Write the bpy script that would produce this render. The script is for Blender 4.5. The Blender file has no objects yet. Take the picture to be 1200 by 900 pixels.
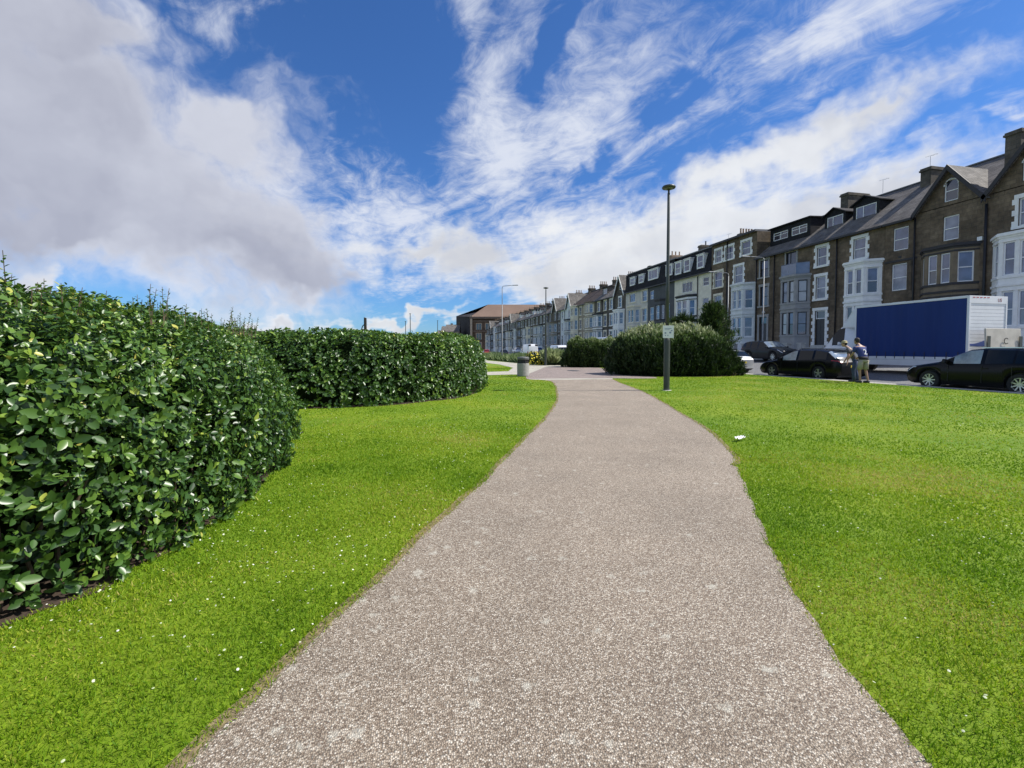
import bpy, math, random
import numpy as np
from mathutils import Vector, Matrix
random.seed(7); rng = np.random.default_rng(11)
S = bpy.context.scene
C = S.collection
R = math.radians
# ------------------------------------------------------------------ camera, world, sun
F = 540.0; PITCH = R(2.0); YAW = math.atan(120/540.0); CAMH = 1.32
SHP = 40 - F*math.tan(PITCH)                       # vertical lens shift, in pixels of a 1200 px wide frame
cam = bpy.data.cameras.new('camera'); camo = bpy.data.objects.new('camera', cam); C.objects.link(camo)
cam.sensor_width = 36; cam.lens = F/1200*36; cam.shift_y = -SHP/1200; cam.clip_start = 0.05; cam.clip_end = 6000
camo.location = (0, 0, CAMH); camo.rotation_euler = (R(90)-PITCH, 0, -YAW)
S.camera = camo
fw = np.array([math.sin(YAW)*math.cos(PITCH), math.cos(YAW)*math.cos(PITCH), -math.sin(PITCH)])
rt = np.array([math.cos(YAW), -math.sin(YAW), 0.0]); up = np.cross(rt, fw)
def ray(x, y):
    d = fw*F + rt*(x-600) - up*(y-(450-SHP)); return d/np.linalg.norm(d)
def gp(x, y, z=0.0):                                # survey: where a line of sight meets the ground
    d = ray(x, y); t = (z-CAMH)/d[2]; return (float(d[0]*t), float(d[1]*t))

S.view_settings.view_transform = 'Standard'; S.view_settings.look = 'None'
S.view_settings.exposure = 0.47; S.view_settings.gamma = 1.0
SUN_EL = R(50); SUNV = Vector((math.cos(YAW)*math.cos(SUN_EL), -math.sin(YAW)*math.cos(SUN_EL), math.sin(SUN_EL)))
sl = bpy.data.lights.new('sun', 'SUN'); sl.energy = 4.6; sl.angle = R(0.5); sl.color = (1.0, 0.955, 0.88)
so = bpy.data.objects.new('sun', sl); C.objects.link(so)
so.rotation_euler = SUNV.to_track_quat('Z', 'Y').to_euler(); so.location = (60, -20, 80)

W = bpy.data.worlds.new('World'); S.world = W; W.use_nodes = True
def build_world():
    nt = W.node_tree; N = nt.nodes; L = nt.links; N.clear()
    def nd(t, **k):
        n = N.new(t)
        for a, b in k.items(): setattr(n, a, b)
        return n
    def plug(sock, v):
        if isinstance(v, (int, float)): sock.default_value = v
        elif isinstance(v, (tuple, list, Vector)): sock.default_value = tuple(v)
        else: L.new(v, sock)
    def M(op, a, b=None, c=None, clamp=False):
        n = nd('ShaderNodeMath', operation=op, use_clamp=clamp); plug(n.inputs[0], a)
        if b is not None: plug(n.inputs[1], b)
        if c is not None: plug(n.inputs[2], c)
        return n.outputs[0]
    def V(op, a, b=None, scale=None):
        n = nd('ShaderNodeVectorMath', operation=op); plug(n.inputs[0], a)
        if b is not None: plug(n.inputs[1], b)
        if scale is not None: plug(n.inputs['Scale'], scale)
        return n.outputs['Value' if op in ('DOT_PRODUCT', 'LENGTH') else 'Vector']
    def noise(vec, scale, detail=6, rough=.55, dist=0.0, col=False):
        n = nd('ShaderNodeTexNoise'); plug(n.inputs['Vector'], vec); n.inputs['Scale'].default_value = scale
        n.inputs['Detail'].default_value = detail; n.inputs['Roughness'].default_value = rough; n.inputs['Distortion'].default_value = dist
        return n.outputs['Color' if col else 'Fac']
    def smooth(v, a, b, lo=0.0, hi=1.0):
        n = nd('ShaderNodeMapRange', interpolation_type='SMOOTHSTEP'); plug(n.inputs[0], v)
        n.inputs[1].default_value = a; n.inputs[2].default_value = b; n.inputs[3].default_value = lo; n.inputs[4].default_value = hi
        return n.outputs[0]
    def mixc(f, a, b):
        n = nd('ShaderNodeMix', data_type='RGBA'); plug(n.inputs[0], f); plug(n.inputs[6], a); plug(n.inputs[7], b); return n.outputs[2]
    tc = nd('ShaderNodeTexCoord'); D = tc.outputs['Generated']
    D = V('NORMALIZE', D)
    sky = nd('ShaderNodeTexSky', sky_type='NISHITA', sun_disc=False, sun_elevation=SUN_EL,
             sun_rotation=math.atan2(SUNV.x, SUNV.y), altitude=0, air_density=1.0, dust_density=0.35, ozone_density=3.0)
    hs = nd('ShaderNodeVectorMath', operation='MULTIPLY'); L.new(sky.outputs[0], hs.inputs[0]); hs.inputs[1].default_value = (0.37, 0.64, 1.00)
    # warp so that cloud edges are ragged
    w1 = V('SUBTRACT', noise(D, 2.2, 5, .6, col=True), (0.5, 0.5, 0.5))
    Dw = V('ADD', D, V('SCALE', w1, scale=0.42))
    w2 = V('SUBTRACT', noise(D, 9.0, 4, .6, col=True), (0.5, 0.5, 0.5))
    Dw = V('ADD', Dw, V('SCALE', w2, scale=0.10))
    def blob(px, py, rx, ry, ang=0.0):                 # soft elliptical mass: centre and radii surveyed from the photograph
        c = Vector(ray(px, py)); t = Vector(rt); t = (t - c*t.dot(c)).normalized(); u = c.cross(t)*-1
        if u.z < 0: u = -u
        a = R(ang); t1 = t*math.cos(a)+u*math.sin(a); u1 = -t*math.sin(a)+u*math.cos(a)
        r0 = math.hypot(F, math.hypot(px-600, py-430))
        x = V('DOT_PRODUCT', Dw, tuple(t1*(r0/rx))); y = V('DOT_PRODUCT', Dw, tuple(u1*(r0/ry)))
        k1 = c.dot(t1); k2 = c.dot(u1)
        q = M('ADD', M('MULTIPLY', x, x), M('MULTIPLY', y, y))
        q = M('ADD', q, M('MULTIPLY', M('LESS_THAN', V('DOT_PRODUCT', Dw, tuple(c)), 0.0), 9.0))
        return M('SUBTRACT', 1.0, M('SQRT', q))          # 1 at centre, 0 on the rim, negative outside
    def union(bl):
        r = bl[0]
        for b in bl[1:]: 
            n = nd('ShaderNodeMath', operation='SMOOTH_MAX'); L.new(r, n.inputs[0]); L.new(b, n.inputs[1]); n.inputs[2].default_value = .25; r = n.outputs[0]
        return r
    # plane the thin high cloud lies on
    sep = nd('ShaderNodeSeparateXYZ'); L.new(D, sep.inputs[0])
    zc = M('MAXIMUM', M('ADD', sep.outputs[2], 0.10), 0.04)
    px = M('DIVIDE', sep.outputs[0], zc); py = M('DIVIDE', sep.outputs[1], zc)
    st = R(-14)                                        # streak direction, from +Y
    ca, sa = math.cos(st), math.sin(st)
    al = M('ADD', M('MULTIPLY', px, sa), M('MULTIPLY', py, ca)); ac = M('SUBTRACT', M('MULTIPLY', px, ca), M('MULTIPLY', py, sa))
    cmb = nd('ShaderNodeCombineXYZ'); L.new(M('MULTIPLY', al, 0.42), cmb.inputs[0]); L.new(ac, cmb.inputs[1]); cmb.inputs[2].default_value = 3.3
    cir = noise(cmb.outputs[0], 2.1, 9, .62, 0.9)
    cmb2 = nd('ShaderNodeCombineXYZ'); L.new(M('MULTIPLY', al, 0.8), cmb2.inputs[0]); L.new(ac, cmb2.inputs[1]); cmb2.inputs[2].default_value = 8.1
    puff = noise(cmb2.outputs[0], 2.6, 8, .6, 0.3)
    # where the cirrus gathers / clears
    cirmask = union([blob(700, 130, 170, 130, 30), blob(590, 200, 75, 230, 8), blob(560, 10, 50, 60, 0), blob(900, 60, 260, 70, 22), blob(1095, 90, 40, 110, -8), blob(430, 270, 150, 60, -12),
                     blob(320, 15, 90, 40, -20), blob(650, 290, 200, 90, 10), blob(1180, 140, 60, 40, 0)])
    clear = union([blob(450, 110, 110, 130, 10), blob(810, 105, 75, 34, 20), blob(1160, 60, 80, 60, 0), blob(650, 60, 30, 50, 0), blob(700, 190, 40, 20, 30), blob(1110, 180, 90, 22, 15), blob(960, 150, 160, 24, 25), blob(1030, 165, 120, 22, 20)])
    cv = M('ADD', M('MULTIPLY', cir, 2.3), M('MULTIPLY', cirmask, 0.55))
    cv = M('SUBTRACT', cv, M('MULTIPLY', M('MAXIMUM', clear, 0.0), 0.8))
    wisp = noise(cmb2.outputs[0], 7.0, 7, .68, 1.2)
    cv = M('ADD', cv, M('MULTIPLY', M('SUBTRACT', wisp, 0.5), 1.3))
    cirrus = smooth(cv, 1.0, 2.05, 0.0, 0.90)
    # thick low clouds
    dense = noise(Dw, 3.2, 8, .58)
    big = union([blob(120, 190, 260, 170, 0), blob(240, 265, 190, 110, -15), blob(-150, 160, 330, 230, 0), blob(300, 165, 90, 60, -30), blob(60, 30, 190, 75, 0), blob(350, 315, 80, 42, 0), blob(120, 285, 220, 36, 0)])
    low = union([blob(535, 315, 75, 48, 0), blob(640, 345, 110, 36), blob(770, 290, 210, 70, 10), blob(890, 200, 220, 42, 30), blob(960, 260, 250, 50, 20), blob(1100, 235, 160, 50, 12), blob(985, 145, 90, 24, 30), blob(700, 325, 190, 60, 0),
                 blob(20, 333, 55, 14, 0), blob(440, 376, 120, 7), blob(270, 382, 60, 8), blob(480, 300, 90, 30, 10)])
    fine = noise(Dw, 13.0, 6, .6)
    bigd = smooth(M('ADD', M('ADD', M('MULTIPLY', big, 1.5), M('MULTIPLY', M('SUBTRACT', dense, 0.5), 1.7)), M('MULTIPLY', M('SUBTRACT', fine, 0.5), 0.9)), -0.18, 0.80)
    lowd = smooth(M('ADD', M('ADD', M('MULTIPLY', low, 1.4), M('MULTIPLY', M('SUBTRACT', puff, 0.5), 1.6)), M('MULTIPLY', M('SUBTRACT', fine, 0.5), 1.2)), -0.10, 1.05)
    # the same broken cloud goes on round the rest of the sky
    away = smooth(V('DOT_PRODUCT', D, (math.sin(YAW), math.cos(YAW), 0.0)), 0.55, 0.15)
    rest = M('MULTIPLY', away, smooth(M('ADD', noise(Dw, 1.7, 7, .6), M('MULTIPLY', M('SUBTRACT', fine, 0.5), 0.12)), 0.43, 0.58))
    bigd = M('MAXIMUM', bigd, M('MULTIPLY', rest, smooth(sep.outputs[2], 0.0, 0.08)))
    # cloud tones: thin edges white, thick undersides grey
    tone = noise(Dw, 2.0, 5, .5)
    gbig = M('MULTIPLY', smooth(big, 0.0, 0.6), smooth(tone, 0.30, 0.72, 1.0, 0.35))
    cbig = mixc(gbig, (5.8, 6.0, 6.6, 1), (2.75, 2.85, 3.5, 1))
    glow = M('MULTIPLY', smooth(low, 0.15, 0.8), smooth(tone, 0.38, 0.62, 1.0, 0.0))
    clow = mixc(glow, (6.5, 6.6, 6.7, 1), (4.7, 4.8, 5.1, 1))
    # bare sky, cirrus over it, then the low cloud
    s1 = mixc(cirrus, hs.outputs[0], (5.6, 5.9, 6.6, 1))
    s2 = mixc(M('MULTIPLY', lowd, 0.93), s1, clow)
    s3 = mixc(M('MULTIPLY', bigd, 0.95), s2, cbig)
    hz = smooth(sep.outputs[2], 0.0, 0.06, 0.25, 0.0)
    s4 = mixc(hz, s3, (4.4, 5.2, 6.3, 1))
    bg = nd('ShaderNodeBackground'); L.new(s4, bg.inputs['Color']); bg.inputs['Strength'].default_value = 0.1
    out = nd('ShaderNodeOutputWorld'); L.new(bg.outputs[0], out.inputs[0])
build_world()
W.cycles.sampling_method = 'MANUAL'; W.cycles.sample_map_resolution = 512

# ------------------------------------------------------------------ material helpers
MATS = {}
def mat(name, col, rough=.7, var=.15, scale=3.0, metal=0.0, bump=0.0, bscale=40.0, col2=None, spec=None, detail=5, coat=0.0, stretch=None):
    if name in MATS: return MATS[name]
    m = bpy.data.materials.new(name); MATS[name] = m; m.use_nodes = True
    nt = m.node_tree; b = nt.nodes['Principled BSDF']; L = nt.links
    b.inputs['Roughness'].default_value = rough; b.inputs['Metallic'].default_value = metal
    if spec is not None: b.inputs['Specular IOR Level'].default_value = spec
    if coat: b.inputs['Coat Weight'].default_value = coat; b.inputs['Coat Roughness'].default_value = .05
    tc = nt.nodes.new('ShaderNodeTexCoord'); vec = tc.outputs['Object']
    if stretch:
        mp = nt.nodes.new('ShaderNodeMapping'); mp.inputs['Scale'].default_value = stretch; L.new(vec, mp.inputs['Vector']); vec = mp.outputs[0]
    if var or col2:
        n = nt.nodes.new('ShaderNodeTexNoise'); n.inputs['Scale'].default_value = scale; n.inputs['Detail'].default_value = detail; n.inputs['Roughness'].default_value = .6; L.new(vec, n.inputs['Vector'])
        mr = nt.nodes.new('ShaderNodeMapRange'); mr.inputs[1].default_value = .32; mr.inputs[2].default_value = .68; L.new(n.outputs['Fac'], mr.inputs[0])
        mx = nt.nodes.new('ShaderNodeMix'); mx.data_type = 'RGBA'; L.new(mr.outputs[0], mx.inputs[0])
        a = tuple(c*(1-var) for c in col); c2 = col2 or tuple(min(1, c*(1+var)) for c in col)
        mx.inputs[6].default_value = (*a, 1); mx.inputs[7].default_value = (*c2, 1); L.new(mx.outputs[2], b.inputs['Base Color'])
    else: b.inputs['Base Color'].default_value = (*col, 1)
    if bump:
        n2 = nt.nodes.new('ShaderNodeTexNoise'); n2.inputs['Scale'].default_value = bscale; n2.inputs['Detail'].default_value = 4; L.new(vec, n2.inputs['Vector'])
        bp = nt.nodes.new('ShaderNodeBump'); bp.inputs['Strength'].default_value = bump; bp.inputs['Distance'].default_value = .02
        L.new(n2.outputs['Fac'], bp.inputs['Height']); L.new(bp.outputs[0], b.inputs['Normal'])
    return m

def stone_mat(name, c1, c2, mortar, bw=.55, bh=.26, msize=.012, grime=.5, rough=.85):
    """coursed masonry on a wall lying in the local y-z plane"""
    m = bpy.data.materials.new(name); MATS[name] = m; m.use_nodes = True; nt = m.node_tree; N = nt.nodes; L = nt.links; b = N['Principled BSDF']
    b.inputs['Roughness'].default_value = rough
    tc = N.new('ShaderNodeTexCoord'); sp = N.new('ShaderNodeSeparateXYZ'); L.new(tc.outputs['Object'], sp.inputs[0])
    ad = N.new('ShaderNodeMath'); ad.operation = 'ADD'; L.new(sp.outputs[0], ad.inputs[0]); L.new(sp.outputs[1], ad.inputs[1])
    cb = N.new('ShaderNodeCombineXYZ'); L.new(ad.outputs[0], cb.inputs[0]); L.new(sp.outputs[2], cb.inputs[1])
    br = N.new('ShaderNodeTexBrick'); L.new(cb.outputs[0], br.inputs['Vector']); br.inputs['Scale'].default_value = 1
    br.inputs['Brick Width'].default_value = bw; br.inputs['Row Height'].default_value = bh; br.inputs['Mortar Size'].default_value = msize; br.inputs['Mortar Smooth'].default_value = .3
    br.inputs['Color1'].default_value = (*c1, 1); br.inputs['Color2'].default_value = (*c2, 1); br.inputs['Mortar'].default_value = (*mortar, 1)
    n = N.new('ShaderNodeTexNoise'); n.inputs['Scale'].default_value = .55; n.inputs['Detail'].default_value = 8; n.inputs['Roughness'].default_value = .65; L.new(tc.outputs['Object'], n.inputs['Vector'])
    mr = N.new('ShaderNodeMapRange'); mr.inputs[1].default_value = .35; mr.inputs[2].default_value = .65; mr.inputs[3].default_value = 1-grime; mr.inputs[4].default_value = 1.12; L.new(n.outputs['Fac'], mr.inputs[0])
    n2 = N.new('ShaderNodeTexNoise'); n2.inputs['Scale'].default_value = 3.5; n2.inputs['Detail'].default_value = 3; L.new(tc.outputs['Object'], n2.inputs['Vector'])
    mr2 = N.new('ShaderNodeMapRange'); mr2.inputs[1].default_value = .3; mr2.inputs[2].default_value = .7; mr2.inputs[3].default_value = .75; mr2.inputs[4].default_value = 1.25; L.new(n2.outputs['Fac'], mr2.inputs[0])
    mm = N.new('ShaderNodeMath'); mm.operation = 'MULTIPLY'; L.new(mr.outputs[0], mm.inputs[0]); L.new(mr2.outputs[0], mm.inputs[1])
    vm = N.new('ShaderNodeVectorMath'); vm.operation = 'SCALE'; L.new(br.outputs['Color'], vm.inputs[0]); L.new(mm.outputs[0], vm.inputs['Scale'])
    L.new(vm.outputs[0], b.inputs['Base Color'])
    bp = N.new('ShaderNodeBump'); bp.inputs['Strength'].default_value = .6; bp.inputs['Distance'].default_value = .02; bp.invert = True
    L.new(br.outputs['Fac'], bp.inputs['Height']); L.new(bp.outputs[0], b.inputs['Normal'])
    return m

def slate_mat(name, col, axis='y'):
    m = bpy.data.materials.new(name); MATS[name] = m; m.use_nodes = True; nt = m.node_tree; N = nt.nodes; L = nt.links; b = N['Principled BSDF']
    b.inputs['Roughness'].default_value = .8; b.inputs['Specular IOR Level'].default_value = .2
    tc = N.new('ShaderNodeTexCoord'); sp = N.new('ShaderNodeSeparateXYZ'); L.new(tc.outputs['Object'], sp.inputs[0])
    ad = N.new('ShaderNodeMath'); ad.operation = 'ADD'; L.new(sp.outputs[0], ad.inputs[0]); L.new(sp.outputs[1], ad.inputs[1])
    cb = N.new('ShaderNodeCombineXYZ'); L.new(ad.outputs[0], cb.inputs[0]); L.new(sp.outputs[2], cb.inputs[1])
    br = N.new('ShaderNodeTexBrick'); L.new(cb.outputs[0], br.inputs['Vector']); br.inputs['Scale'].default_value = 1
    br.inputs['Brick Width'].default_value = .26; br.inputs['Row Height'].default_value = .16; br.inputs['Mortar Size'].default_value = .012
    br.inputs['Color1'].default_value = (*[c*.8 for c in col], 1); br.inputs['Color2'].default_value = (*[c*1.25 for c in col], 1); br.inputs['Mortar'].default_value = (*[c*.4 for c in col], 1)
    n = N.new('ShaderNodeTexNoise'); n.inputs['Scale'].default_value = 1.2; n.inputs['Detail'].default_value = 7; L.new(tc.outputs['Object'], n.inputs['Vector'])
    mr = N.new('ShaderNodeMapRange'); mr.inputs[1].default_value = .3; mr.inputs[2].default_value = .7; mr.inputs[3].default_value = .7; mr.inputs[4].default_value = 1.3; L.new(n.outputs['Fac'], mr.inputs[0])
    vm = N.new('ShaderNodeVectorMath'); vm.operation = 'SCALE'; L.new(br.outputs['Color'], vm.inputs[0]); L.new(mr.outputs[0], vm.inputs['Scale']); L.new(vm.outputs[0], b.inputs['Base Color'])
    bp = N.new('ShaderNodeBump'); bp.inputs['Strength'].default_value = .5; bp.inputs['Distance'].default_value = .015; bp.invert = True
    L.new(br.outputs['Fac'], bp.inputs['Height']); L.new(bp.outputs[0], b.inputs['Normal'])
    return m

def leaf_mat(name, stops, rough=.4, spec=.5, transl=.25, big=None, patch=None):
    """stops: colours over the per-leaf 'tint' attribute; patch: (scale, strength) of slow drift over the place"""
    m = bpy.data.materials.new(name); MATS[name] = m; m.use_nodes = True; nt = m.node_tree; N = nt.nodes; L = nt.links; b = N['Principled BSDF']
    at = N.new('ShaderNodeAttribute'); at.attribute_name = 'tint'; fac = at.outputs['Fac']
    if patch:
        tc = N.new('ShaderNodeTexCoord'); n = N.new('ShaderNodeTexNoise'); n.inputs['Scale'].default_value = patch[0]; n.inputs['Detail'].default_value = 4; L.new(tc.outputs['Object'], n.inputs['Vector'])
        mr = N.new('ShaderNodeMapRange'); mr.inputs[1].default_value = .35; mr.inputs[2].default_value = .65; mr.inputs[3].default_value = -patch[1]; mr.inputs[4].default_value = patch[1]; L.new(n.outputs['Fac'], mr.inputs[0])
        ad = N.new('ShaderNodeMath'); ad.operation = 'ADD'; ad.use_clamp = True; L.new(fac, ad.inputs[0]); L.new(mr.outputs[0], ad.inputs[1]); fac = ad.outputs[0]
    cr = N.new('ShaderNodeValToRGB'); L.new(fac, cr.inputs[0]); e = cr.color_ramp.elements
    while len(e) < len(stops): e.new(.5)
    for i, (p, c) in enumerate(stops): e[i].position = p; e[i].color = (*c, 1)
    L.new(cr.outputs[0], b.inputs['Base Color']); b.inputs['Roughness'].default_value = rough; b.inputs['Specular IOR Level'].default_value = spec
    if transl:
        tr = N.new('ShaderNodeBsdfTranslucent'); mx = N.new('ShaderNodeMixShader'); mx.inputs[0].default_value = transl
        L.new(cr.outputs[0], tr.inputs[0]); L.new(b.outputs[0], mx.inputs[1]); L.new(tr.outputs[0], mx.inputs[2]); L.new(mx.outputs[0], N['Material Output'].inputs[0])
    return m

# ------------------------------------------------------------------ object helpers
def props(o, label=None, cat=None, group=None, kind=None):
    if label: o['label'] = label
    if cat: o['category'] = cat
    if group: o['group'] = group
    if kind: o['kind'] = kind
    return o
def thing(name, label, cat, loc=(0, 0, 0), rz=0.0, group=None):
    o = bpy.data.objects.new(name, None); C.objects.link(o); o.location = loc; o.rotation_euler = (0, 0, rz); o.empty_display_size = .3
    return props(o, label, cat, group)
def mesh_np(name, V_, faces, m, parent=None, smooth=False, attr=None):
    """V_: (n,3) array; faces: (k,c) array of equal-sized faces"""
    me = bpy.data.meshes.new(name); V_ = np.asarray(V_, dtype=np.float32); faces = np.asarray(faces, dtype=np.int32)
    me.vertices.add(len(V_)); me.vertices.foreach_set('co', V_.ravel())
    k, c = faces.shape
    me.loops.add(k*c); me.loops.foreach_set('vertex_index', faces.ravel())
    me.polygons.add(k); me.polygons.foreach_set('loop_start', np.arange(0, k*c, c, dtype=np.int32)); me.polygons.foreach_set('loop_total', np.full(k, c, dtype=np.int32))
    if smooth: me.polygons.foreach_set('use_smooth', np.ones(k, dtype=bool))
    me.update(calc_edges=True)
    if attr is not None:
        a = me.attributes.new('tint', 'FLOAT', 'FACE'); a.data.foreach_set('value', np.asarray(attr, dtype=np.float32))
    me.materials.append(m)
    o = bpy.data.objects.new(name, me); C.objects.link(o); o.parent = parent
    return o
class MB:
    def __init__(s): s.v = []; s.f = []; s.smooth = False
    def face(s, pts): n = len(s.v); s.v += [tuple(p) for p in pts]; s.f.append(tuple(range(n, n+len(pts)))); return s
    def hexa(s, p):                                    # 8 corners: bottom ring then top ring
        n = len(s.v); s.v += [tuple(q) for q in p]
        for q in ((0, 3, 2, 1), (4, 5, 6, 7), (0, 1, 5, 4), (1, 2, 6, 5), (2, 3, 7, 6), (3, 0, 4, 7)): s.f.append(tuple(n+i for i in q))
        return s
    def box(s, x0, x1, y0, y1, z0, z1): return s.hexa([(x0, y0, z0), (x1, y0, z0), (x1, y1, z0), (x0, y1, z0), (x0, y0, z1), (x1, y0, z1), (x1, y1, z1), (x0, y1, z1)])
    def tbox(s, T, u0, u1, v0, v1, n0, n1): return s.hexa([T(u0, v0, n1), T(u1, v0, n1), T(u1, v0, n0), T(u0, v0, n0), T(u0, v1, n1), T(u1, v1, n1), T(u1, v1, n0), T(u0, v1, n0)])
    def lathe(s, prof, seg=12, c=(0, 0, 0), axis='z', a0=0, a1=2*math.pi, cap=True):
        n = len(s.v); full = abs(a1-a0-2*math.pi) < 1e-6; k = seg if full else seg+1
        for r, h in prof:
            for i in range(k):
                a = a0+(a1-a0)*i/seg
                p = (r*math.cos(a), r*math.sin(a), h) if axis == 'z' else ((h, r*math.cos(a), r*math.sin(a)) if axis == 'x' else (r*math.cos(a), h, r*math.sin(a)))
                s.v.append((p[0]+c[0], p[1]+c[1], p[2]+c[2]))
        for j in range(len(prof)-1):
            for i in range(seg if full else seg):
                i2 = (i+1) % k if full else i+1
                s.f.append((n+j*k+i, n+j*k+i2, n+(j+1)*k+i2, n+(j+1)*k+i))
        if full and cap:
            if prof[0][0] > 1e-4: s.f.append(tuple(n+i for i in range(k))[::-1])
            if prof[-1][0] > 1e-4: s.f.append(tuple(n+(len(prof)-1)*k+i for i in range(k)))
        return s
    def tube(s, pts, rad, seg=6):
        pts = [Vector(p) for p in pts]; n = len(s.v); rr = rad if isinstance(rad, (list, tuple)) else [rad]*len(pts)
        for i, p in enumerate(pts):
            d = (pts[min(i+1, len(pts)-1)]-pts[max(i-1, 0)]).normalized(); a = d.orthogonal().normalized() if abs(d.z) < .9 else Vector((1, 0, 0)); a = (a-d*a.dot(d)).normalized(); b = d.cross(a)
            for k in range(seg): t = 2*math.pi*k/seg; s.v.append(tuple(p+(a*math.cos(t)+b*math.sin(t))*rr[i]))
        for i in range(len(pts)-1):
            for k in range(seg): s.f.append((n+i*seg+k, n+i*seg+(k+1) % seg, n+(i+1)*seg+(k+1) % seg, n+(i+1)*seg+k))
        s.f.append(tuple(n+k for k in range(seg))[::-1]); s.f.append(tuple(n+(len(pts)-1)*seg+k for k in range(seg)))
        return s
    def build(s, name, m, parent=None, smooth=False, bevel=0.0):
        me = bpy.data.meshes.new(name); me.from_pydata(s.v, [], s.f); me.update()
        if smooth:
            for p in me.polygons: p.use_smooth = True
        me.materials.append(m)
        o = bpy.data.objects.new(name, me); C.objects.link(o); o.parent = parent
        if bevel:
            b = o.modifiers.new('bevel', 'BEVEL'); b.width = bevel; b.segments = 2; b.limit_method = 'ANGLE'
        return o
def TF(ox, oy, dx, dy):                                # wall frame: u along the wall, v up, n outward
    l = math.hypot(dx, dy); dx /= l; dy /= l; nx, ny = -dy, dx
    return lambda u, v, n: (ox+dx*u+nx*n, oy+dy*u+ny*n, v)
def copy_tree(o, parent=None):
    c = o.copy(); C.objects.link(c); c.parent = parent
    if parent is not None: c.matrix_parent_inverse = o.matrix_parent_inverse
    for ch in list(o.children): copy_tree(ch, c)
    return c
def inside(P, poly):
    x, y = P[:, 0], P[:, 1]; r = np.zeros(len(P), bool); n = len(poly)
    for i in range(n):
        x1, y1 = poly[i]; x2, y2 = poly[(i+1) % n]
        if y1 == y2: continue
        c = ((y1 > y) != (y2 > y)) & (x < (x2-x1)*(y-y1)/(y2-y1)+x1); r ^= c
    return r
def dist_poly(P, poly):
    d = np.full(len(P), 1e9); n = len(poly)
    for i in range(n):
        a = np.array(poly[i]); b = np.array(poly[(i+1) % n]); ab = b-a
        t = np.clip(((P-a)@ab)/(ab@ab), 0, 1); q = a+t[:, None]*ab; d = np.minimum(d, np.hypot(P[:, 0]-q[:, 0], P[:, 1]-q[:, 1]))
    return d
def smooth_poly(pts, n=6, closed=False):               # Catmull-Rom through the surveyed points
    P = [Vector((p[0], p[1])) for p in pts]; out = []; m = len(P)
    for i in range(m if closed else m-1):
        p0 = P[(i-1) % m] if closed or i > 0 else P[0]; p1 = P[i]; p2 = P[(i+1) % m]; p3 = P[(i+2) % m] if closed or i+2 < m else P[-1]
        for k in range(n):
            t = k/n; q = .5*((2*p1)+(-p0+p2)*t+(2*p0-5*p1+4*p2-p3)*t*t+(-p0+3*p1-3*p2+p3)*t**3); out.append((q.x, q.y))
    if not closed: out.append((P[-1].x, P[-1].y))
    return out
from mathutils.geometry import tessellate_polygon
def sheet(name, poly, z, m, kind='structure', parent=None):
    v = [Vector((x, y, 0)) for x, y in poly]; tri = tessellate_polygon([v])
    zz = z if callable(z) else (lambda x, y: z)
    me = bpy.data.meshes.new(name); me.from_pydata([(p.x, p.y, zz(p.x, p.y)) for p in v], [], [tuple(t) for t in tri]); me.update(); me.materials.append(m)
    if me.polygons and me.polygons[0].normal.z < 0: me.flip_normals()
    o = bpy.data.objects.new(name, me); C.objects.link(o); o.parent = parent
    if kind: o['kind'] = kind
    return o
def scatter(name, tmpl, faces, pos, A, B, scale, tint, m, parent=None, kind='stuff', smooth=False):
    """tmpl (k,3): x across the leaf, y along it, z its normal; A along-axis, B normal-ish, one per copy"""
    A = A/np.linalg.norm(A, axis=1, keepdims=True); X = np.cross(A, B); X /= np.maximum(np.linalg.norm(X, axis=1, keepdims=True), 1e-6); Z = np.cross(X, A)
    sc = np.asarray(scale); sc = sc[:, None] if sc.ndim == 1 else sc
    if sc.shape[1] == 1: sc = np.repeat(sc, 3, 1)
    t = tmpl[None, :, :]*sc[:, None, :]
    P = pos[:, None, :]+t[:, :, 0:1]*X[:, None, :]+t[:, :, 1:2]*A[:, None, :]+t[:, :, 2:3]*Z[:, None, :]
    n, k = P.shape[:2]; Fc = (faces[None, :, :]+(np.arange(n)*k)[:, None, None]).reshape(-1, faces.shape[1])
    o = mesh_np(name, P.reshape(-1, 3), Fc, m, parent, smooth, np.repeat(tint, len(faces)))
    if kind: o['kind'] = kind
    return o
def rv(n): v = rng.normal(size=(n, 3)); return v/np.linalg.norm(v, axis=1, keepdims=True)
def lumps(P, s, seed=0):                               # cheap smooth noise, -1..1
    r = np.random.default_rng(seed); o = np.zeros(len(P))
    for k in range(6):
        w = r.normal(size=P.shape[1])*s*(1+.5*k); o += np.sin(P@w+r.uniform(0, 6.28))/(1+.4*k)
    return o/3.2

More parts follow.
